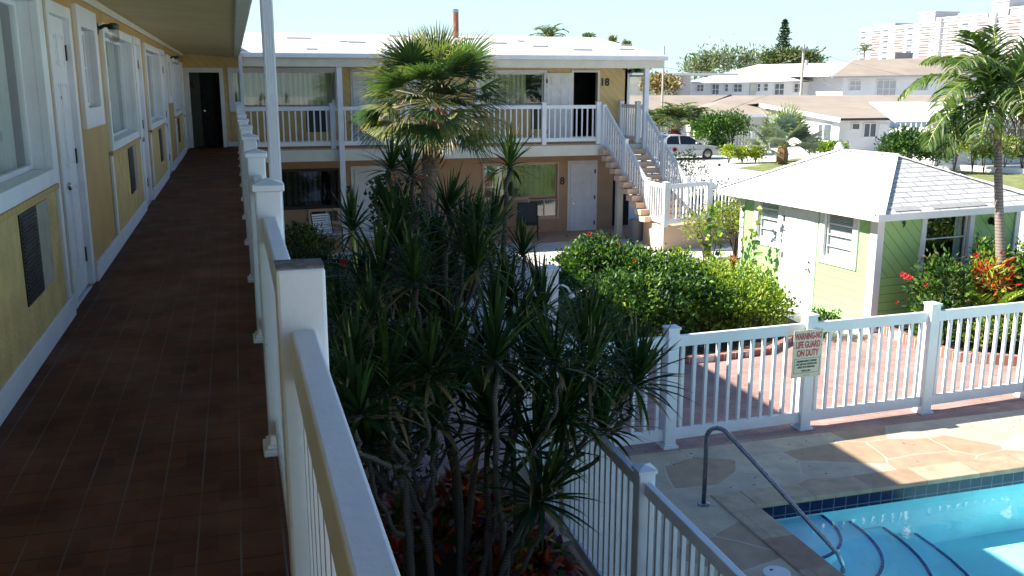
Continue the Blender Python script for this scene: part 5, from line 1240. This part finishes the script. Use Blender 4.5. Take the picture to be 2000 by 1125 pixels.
# --- simple palms and trees, far away
def far_palm(u, vb, vt, y, R_, label, n_=14, g=None, cols=('pal', 'paly', 'pald'), name='palm_tree'):
    b = ony(u, vt, y); t = thing(name, label, 'palm tree', (b.x, y, 0), g); zt_ = b.z
    m = MB(); m.tube([(b.x, y, 0), (b.x, y, zt_)], [.14, .09], 8); m.build('trunk', M['ctrunk'], t)
    m = MB(); nn = 12
    for k in range(n_):
        a = k * 2.4; e = RN.uniform(.1, 3.2); frond(m, (b.x, y, zt_ - .25 * R_), (math.cos(a), math.sin(a), e), R_ * RN.uniform(.85, 1.1), nn, R_ * .38, R_ * .06, 2.0, k % 3, 1, hang=.8, fl=R_ * .015)
    m.build('fronds', [L[c] for c in cols], t)
def tree(name, label, u, vc, y, ru, rv_, cols, nc=150, k=9, Ln=.5, W=.3, cat='tree', g=None, cl=.35, weights=None, depth=None, trunk=True):
    c = ony(u, vc, y); s = y / F_PX * 1.08; r = (ru * s, depth or ru * s, rv_ * s); t = thing(name, label, cat, (c.x, y, 0), g)
    m = MB(); bushel(m, c, r, nc, k, Ln, W, cl, len(cols), weights=weights); m.build('crown', [L[x] for x in cols], t)
    m = MB(); rr = max(.06, .09 * r[0])
    if trunk:
        m.tube([(c.x, y, 0), (c.x, y, c.z * .6), (c.x + .1 * r[0], y, c.z)], [rr, rr * .7, rr * .3], 8)
        for _ in range(4): m.tube([(c.x, y, c.z * .55), tuple(c + V3((RN.uniform(-.6, .6) * r[0], 0, RN.uniform(.1, .6) * r[2])))], [rr * .5, rr * .2], 6)
    else:
        for _ in range(4): m.tube([(c.x, y, 0), tuple(c + V3((RN.uniform(-.6, .6) * r[0], 0, RN.uniform(.1, .6) * r[2])))], [rr * .5, rr * .2], 6)
    m.build('trunk', M['bark'], t)
far_palm(1288, 0, 232, 57, 1.9, 'small green palm nearest the corner column', 26, 'small palms behind the car')
far_palm(1325, 0, 226, 56, 1.8, 'small green palm in the middle of the row behind the car', 26, 'small palms behind the car')
far_palm(1352, 0, 230, 58, 1.9, 'small green palm beside the round leafy tree', 26, 'small palms behind the car')
far_palm(1689, 0, 95, 105, 1.6, 'lone palm standing before the tower block', 14)
far_palm(1072, 0, 66, 60, 1.5, 'palm top peeping over the white roof', 16)
tree('leafy_tree', 'round leafy tree between the car and the silver fan palm', 1390, 258, 54, 40, 32, ['md', 'lt', 'dk'], 260, 10, .22, .13, cl=.18, weights=[.5, .3, .2])
tree('leafy_tree', 'slender airy tree just left of the silver fan palm', 1432, 250, 54, 28, 28, ['md', 'lt', 'pal'], 130, 9, .2, .12, cl=.17)
tree('leafy_shrub', 'dark green shrub at the bonnet of the parked car', 1402, 288, 53.8, 20, 16, ['dk', 'md'], 120, 9, .18, .11, 'shrub', cl=.15, trunk=False)
for i, (u, v, ru, lab) in enumerate(((1424, 299, 13, 'yellow shrub directly right of the parked car'), (1450, 303, 12, 'green and yellow shrub second from the car'), (1476, 302, 15, 'yellow shrub at the foot of the silver fan palm'))):
    tree('yellow_shrub', lab, u, v, 47.5, ru, 11, ['yg', 'yel', 'lt'], 90, 9, .15, .09, 'shrub', 'yellow shrubs along the driveway', cl=.12, trunk=False)
tree('clipped_hedge', 'clipped yellow green hedge along the bungalow wall', 1618, 290, 51, 40, 9, ['yg', 'lt', 'md'], 260, 9, .16, .1, 'hedge', cl=.13, depth=.6, trunk=False)
tree('red_shrub', 'dark red shrub behind the rear of the parked car', 1318, 268, 56, 8, 9, ['mar', 'red'], 60, 8, .2, .08, 'shrub', cl=.12, trunk=False)
tree('big_bush', 'big dark green bush behind the hut roof left of the coconut palm', 1772, 292, 40, 52, 34, ['dk', 'md', 'lt'], 420, 10, .2, .12, 'bush', cl=.16, weights=[.45, .4, .15], trunk=False)
tree('big_bush', 'dark bush touching the drooping palm fronds at the wall', 1830, 300, 39, 28, 22, ['dk', 'md'], 180, 10, .18, .11, 'bush', cl=.14, trunk=False)
for u, v, ru, cs, lab in ((1868, 285, 20, ['yg', 'yel', 'lt'], 'golden bush left of the coconut palm trunk'), (1905, 275, 24, ['wht', 'yg', 'sil'], 'creamy variegated bush just left of the palm trunk'), (1925, 300, 26, ['lt', 'yg', 'md'], 'green bush directly behind the palm trunk'), (1965, 292, 24, ['yg', 'lt', 'wht'], 'speckled yellow bush right of the palm trunk'), (2000, 300, 26, ['md', 'dk', 'lt'], 'dark green bush at the right edge behind the lawn')):
    tree('garden_bush', lab, u, v, 38.5, ru, 24, cs, 150, 9, .17, .09, 'bush', 'bushes behind the lawn', cl=.14, trunk=False)
tree('dry_shrub', 'brownish yellow shrub between the corner column and thin pole', 1290, 170, 70, 34, 16, ['oli', 'straw', 'br'], 200, 9, .3, .16, 'shrub', cl=.25, trunk=False)
tree('background_tree', 'dark tree top behind the flat roofed building', 1243, 140, 95, 16, 12, ['dk', 'md'], 80, 9, .5, .3, cl=.35)
for i, (u, v, ru, rr, lab) in enumerate(((1382, 128, 22, 13, 'pale feathery tree at the left of the far tree line'), (1420, 122, 24, 15, 'feathery tree with the tallest tuft left of the pine'), (1465, 122, 20, 15, 'feathery tree nearest to the pine'), (1358, 134, 16, 9, 'small hazy tree at the far left of the tree line'))):
    tree('background_tree', lab, u, v, 118, ru * .8, rr * .9, ['oli', 'paly', 'sil', 'pal'], 64, 8, .8, .22, 'tree', 'far tree line', cl=.75)
for u, v, ru, rr, lab in ((1520, 120, 28, 9, 'dark rounded tree left of the utility pole above the white roof'), (1565, 119, 36, 9, 'broad dark tree right behind the utility pole')):
    tree('background_tree', lab, u, v, 112, ru, rr, ['pald', 'pal', 'oli'], 170, 9, .6, .3, 'tree', 'far tree line', cl=.5)
for u, v, ru, lab in ((1152, 72, 8, 'tiny tree top just above the roof hip'), (1197, 80, 7, 'tiny tree top lower down the roof hip'), (1222, 88, 6, 'smallest tree top near the gutter end')):
    tree('background_tree', lab, u, v, 75, ru, 5, ['pal', 'oli'], 30, 7, .22, .12, 'tree', 'tree tops behind the far roof', cl=.10)
# norfolk pine
c = ony(1529, 118, 125); tp = ony(1529, 35, 125); t = thing('norfolk_pine', 'tall layered pine standing alone above the white roof', 'tree', (c.x, 125, 0))
m = MB(); m.tube([(c.x, 125, 0), (c.x, 125, tp.z)], [.25, .05], 8); m.build('trunk', M['bark'], t)
m = MB(); H_ = tp.z - c.z
for i in range(17):
    f = i / 16; z = c.z - .5 + H_ * f; R_ = 1.35 * (1 - f) ** .75 + .12
    for k in range(9):
        a = k * .7 + i * .7 + RN.uniform(-.3, .3); ln = R_ * RN.uniform(.55, 1.25); d = V3((math.cos(a), math.sin(a), RN.uniform(-.05, .3)))
        for s in range(5):
            p = V3((c.x, 125, z)) + d * ln * (s + 1) / 5
            for _ in range(3): ld = (d * .5 + rv(.4) + V3((0, 0, .45))).normalized(); m.leaf(p, ld, ld.cross(rv()).normalized(), .40, .13, 0)
m.build('crown', [L['dk'], L['pal']], t)

# --- shaded plants on the left
bush('croton_bush', 'yellow speckled croton bush under the far ground floor window', 'bush', [((ony(592, 470, 21.5).x, 21.5, .62), (.65, .7, .55))], 200, 9, .13, .04, ['oli', 'yg', 'dk'], [.4, .2, .4], .07)
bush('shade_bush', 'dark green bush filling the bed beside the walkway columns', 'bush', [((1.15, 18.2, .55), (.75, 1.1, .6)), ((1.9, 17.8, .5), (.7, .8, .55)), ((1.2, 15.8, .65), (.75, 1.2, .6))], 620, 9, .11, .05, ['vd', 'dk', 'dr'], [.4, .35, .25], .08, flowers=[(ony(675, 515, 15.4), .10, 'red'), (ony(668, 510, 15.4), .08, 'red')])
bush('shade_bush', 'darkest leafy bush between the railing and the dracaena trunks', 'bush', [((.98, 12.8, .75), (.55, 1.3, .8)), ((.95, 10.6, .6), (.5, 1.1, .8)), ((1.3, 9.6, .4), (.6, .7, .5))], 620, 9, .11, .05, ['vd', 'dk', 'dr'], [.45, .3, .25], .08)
q = ony(612, 500, 17.8); cordyline((q.x, q.y), .40, 'pale striped leafy rosette in the shaded bed', ('yg', 'lt', 'md'), 22, g=None, st=.75, name='striped_plant', drp=1.6, W=.04)
bb = ony(775, 420, 19.0)
t = bush('bougainvillea', 'tall dark round leaved climber with pink blooms before door number 7', 'climber', [((bb.x, 19, 1.55), (.50, .45, .75)), ((bb.x + .25, 19, 1.0), (.6, .5, .7)), ((bb.x - .25, 19, 2.0), (.22, .2, .45))], 230, 8, .11, .09, ['vd', 'dk', 'dr'], None, .09, nst=8, rad=.02,
     flowers=[(ony(765, 353, 18.8), .07, 'pink'), (ony(822, 346, 18.7), .08, 'pink'), (ony(815, 352, 18.7), .06, 'pink'), (ony(930, 385, 18.7), .07, 'pink'), (ony(928, 460, 18.7), .06, 'pink')])
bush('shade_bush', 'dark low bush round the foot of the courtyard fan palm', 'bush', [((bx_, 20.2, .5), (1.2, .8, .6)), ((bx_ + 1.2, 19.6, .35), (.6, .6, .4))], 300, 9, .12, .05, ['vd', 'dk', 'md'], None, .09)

# --- croton at the foot of the dracaenas
def bigcroton(name, label, c, r, n_, g=None):
    t = thing(name, label, 'croton', (c[0], c[1], 0), g); m = MB()
    for _ in range(n_):
        d = rv().normalized(); d.z = abs(d.z); p = V3((c[0] + d.x * r[0] * RN.uniform(.5, 1), c[1] + d.y * r[1] * RN.uniform(.5, 1), c[2] + d.z * r[2] * RN.uniform(.5, 1)))
        mi = RN.choices(range(5), [.33, .2, .2, .15, .12])[0]; ax = (d + V3((0, 0, .5))).normalized()
        for k in range(7):
            ld = (ax * .6 + rv(.7)).normalized(); m.strap(p, ld, RN.uniform(.14, .22), .075, .8, 4, mi if RN.random() < .7 else RN.randrange(5), base=.25)
    m.build('foliage', [L[x] for x in ('crd', 'cor', 'mar', 'cgr', 'cyl')], t); m = MB(); stems(m, c, r, 9, .012); m.build('stems', M['bark'], t)
for k, c_ in (('crd', (.28, .022, .014)), ('cor', (.42, .085, .018)), ('cgr', (.05, .12, .018)), ('cyl', (.36, .24, .06))): L[k] = leafm('leaf ' + k, c_, .35, .25)
bigcroton('croton_plant', 'red and orange leaved croton at the foot of the dracaena, nearest the camera', (2.18, 7.15, .2), (.42, .45, .42), 75)
bigcroton('croton_plant', 'red croton with green leaves behind the dracaena stems', (1.85, 7.9, .35), (.5, .45, .5), 85)
bigcroton('croton_plant', 'dim red croton in the shadow left of the dracaena stems', (1.2, 7.9, .2), (.45, .5, .42), 60)

# --- dracaenas
ros = []
for v_ in range(6):
    m = MB(); n_ = 62
    for k in range(n_):
        f = k / n_; a = k * 2.4 + RN.uniform(-.2, .2); e = math.radians(86 - 100 * f + RN.uniform(-8, 8)); d = V3((math.cos(a) * math.cos(e), math.sin(a) * math.cos(e), math.sin(e)))
        old = f > .8
        m.strap(V3((0, 0, .07 * (1 - f))) + d * .02, d, RN.uniform(.38, .54) * (1 if not old else .85), .034, .30 + .7 * f * RN.uniform(.5, 1.4), 5, RN.choice([0, 0, 1, 2]) if not (old and RN.random() < .45) else 3, 3 if RN.random() < .35 else None, base=.45)
    o = m.build('leaf_rosette', [L['drd'], L['dr'], L['drl'], L['tip']]); o.location = (0, 0, 0)
    for vv in o.data.vertices: vv.co = vv.co + V3(o['_o'])
    ros.append(o)
used = set()
crowns = [ # u, v of leaf base, distance y
 [(762, 338, 7.6), (804, 349, 7.9), (871, 423, 7.4), (994, 330, 8.0), (810, 560, 6.6), (932, 530, 7.0), (1021, 505, 7.8), (819, 635, 7.2), (900, 470, 7.5), (850, 500, 7.9), (955, 470, 8.0), (1000, 590, 7.6), (915, 560, 8.1), (780, 490, 7.4), (965, 620, 7.4), (870, 560, 7.7), (930, 440, 7.1)],
 [(964, 713, 6.2), (1044, 741, 7.0), (1135, 690, 7.4), (1217, 745, 7.7), (1107, 809, 6.9), (1210, 795, 7.3), (1100, 830, 6.6), (1183, 850, 7.0), (1043, 893, 6.6), (967, 850, 6.9), (1050, 985, 6.3), (1000, 760, 7.6), (940, 690, 7.7), (1060, 620, 7.9), (1010, 660, 7.5), (1150, 745, 6.7), (1090, 720, 6.4), (1240, 760, 7.2), (1175, 700, 7.9)],
 [(726, 636, 6.3), (689, 706, 6.0), (753, 773, 6.2), (707, 820, 5.8), (850, 837, 6.6), (690, 780, 7.2), (720, 880, 6.6), (800, 800, 7.3), (870, 750, 7.7), (700, 560, 7.3), (745, 560, 7.0), (880, 690, 7.0), (800, 720, 6.6), (900, 765, 7.4), (735, 700, 7.6), (770, 640, 7.8), (665, 640, 7.0), (840, 740, 6.2), (850, 650, 7.9)],
]
roots = [V3((1.55, 7.25, 0)), V3((1.85, 6.75, 0)), V3((1.15, 6.8, 0))]
labs = ['tall many stemmed dracaena reaching highest in front of the courtyard', 'dracaena spreading its branches right over the pool fence', 'dracaena of thin stems closest to the walkway railing']
for ti, cl in enumerate(crowns):
    t = thing('dracaena', labs[ti], 'dracaena', tuple(roots[ti])); m = MB(); paths = []; ci = 0
    cl = sorted(cl, key=lambda q_: q_[1])
    for (u, v, y) in cl:
        P = ony(u, v, y)
        i = RN.randrange(6); src = ros[i]; o = src if i not in used else src.copy()
        if i in used: lk(o)
        used.add(i)
        o.parent = t; o.location = P - roots[ti]; lean = (P - roots[ti]); o.rotation_euler = (RN.uniform(-.25, .25) - lean.y * .05, RN.uniform(-.2, .2) + lean.x * .10, RN.random() * 6.28); s = RN.choice([.75, .9, 1.0, 1.1, 1.2]) * (.74 if v < 450 else .92 if v < 600 else 1.06); o.scale = (s, s, s)
        a = RN.random() * 6.28; h = P.z
        cand = [q_ for q_ in paths if P.z - 1.5 < q_[0].z < P.z - .45 and (q_[0].xy - P.xy).length < .8]
        if len(paths) > 0 and cand and ci > 3:
            B, Bd = min(cand, key=lambda q_: (q_[0].xy - P.xy).length + abs(P.z - .9 - q_[0].z) * .5)[:2]; dv0 = P - B; r0 = .020
            J = B + V3((dv0.x * .45, dv0.y * .45, dv0.z * .18)); K = B + V3((dv0.x * .92, dv0.y * .92, dv0.z * .55))
        else:
            B = roots[ti] + V3((math.cos(a) * .16, math.sin(a) * .16, 0)); r0 = .036
            J = B + V3(((P.x - B.x) * .15, (P.y - B.y) * .15, h * RN.uniform(.25, .4))); K = B + V3(((P.x - B.x) * RN.uniform(.6, .85), (P.y - B.y) * .72, h * RN.uniform(.58, .72)))
        pts = []; ctl = [B, J, K, P - V3((0, 0, .16)), P + V3((0, 0, .03))]
        for s_ in range(len(ctl) - 1):
            p0, p1, p2, p3 = ctl[max(s_ - 1, 0)], ctl[s_], ctl[s_ + 1], ctl[min(s_ + 2, len(ctl) - 1)]
            for k in range(6):
                x = k / 6; pts.append(.5 * ((2 * p1) + (p2 - p0) * x + (2 * p0 - 5 * p1 + 4 * p2 - p3) * x * x + (3 * p1 - p0 - 3 * p2 + p3) * x ** 3) + V3((noise.noise(p1 * 2 + V3((x, u, 0))), noise.noise(V3((y, x * 2, u))), 0)) * .08)
        pts.append(ctl[-1]); nn = len(pts); m.tube(pts, [r0 - (r0 - .017) * (k / nn) ** .6 + .003 * math.sin(k * 2) for k in range(nn)], 7); paths += [(q_, 0) for q_ in pts[2:-3]]; ci += 1
    m.build('stems', M['stem'], t, smooth=True)
P = ony(689, 458, 13.5); t = thing('dracaena', 'single stemmed young dracaena with a green stalk before the ground floor window', 'dracaena', (P.x, P.y, 0))
o = ros[0].copy(); lk(o); o.parent = t; o.location = (0, 0, P.z); o.scale = (1.3, 1.3, 1.3); o.rotation_euler = (0, 0, 2)
m = MB(); m.tube([(P.x, P.y, 0), (P.x + .05, P.y, P.z * .5), P + V3((0, 0, .05))], [.04, .035, .03], 8); m.build('stem', M['crownshaft'], t)
# fallen leaves and litter
m = MB()
for _ in range(160):
    a = RN.random(); p = V3((RN.uniform(3.1, 12.5), RN.choice([RN.uniform(9.9, 13), RN.uniform(8.5, 9.6)]), .012)); d = V3((RN.uniform(-1, 1), RN.uniform(-1, 1), 0)).normalized(); m.leaf(p, d, V3((-d.y, d.x, .1)), RN.uniform(.02, .05), .02, RN.randrange(2))
tag(m.build('fallen_leaves', [L['br'], L['oli']]), 'small dry leaves scattered on the paving', 'leaf litter', kind='stuff')
for o in list(D.objects):
    for k in ('_o', '_rz'):
        if k in o: del o[k]
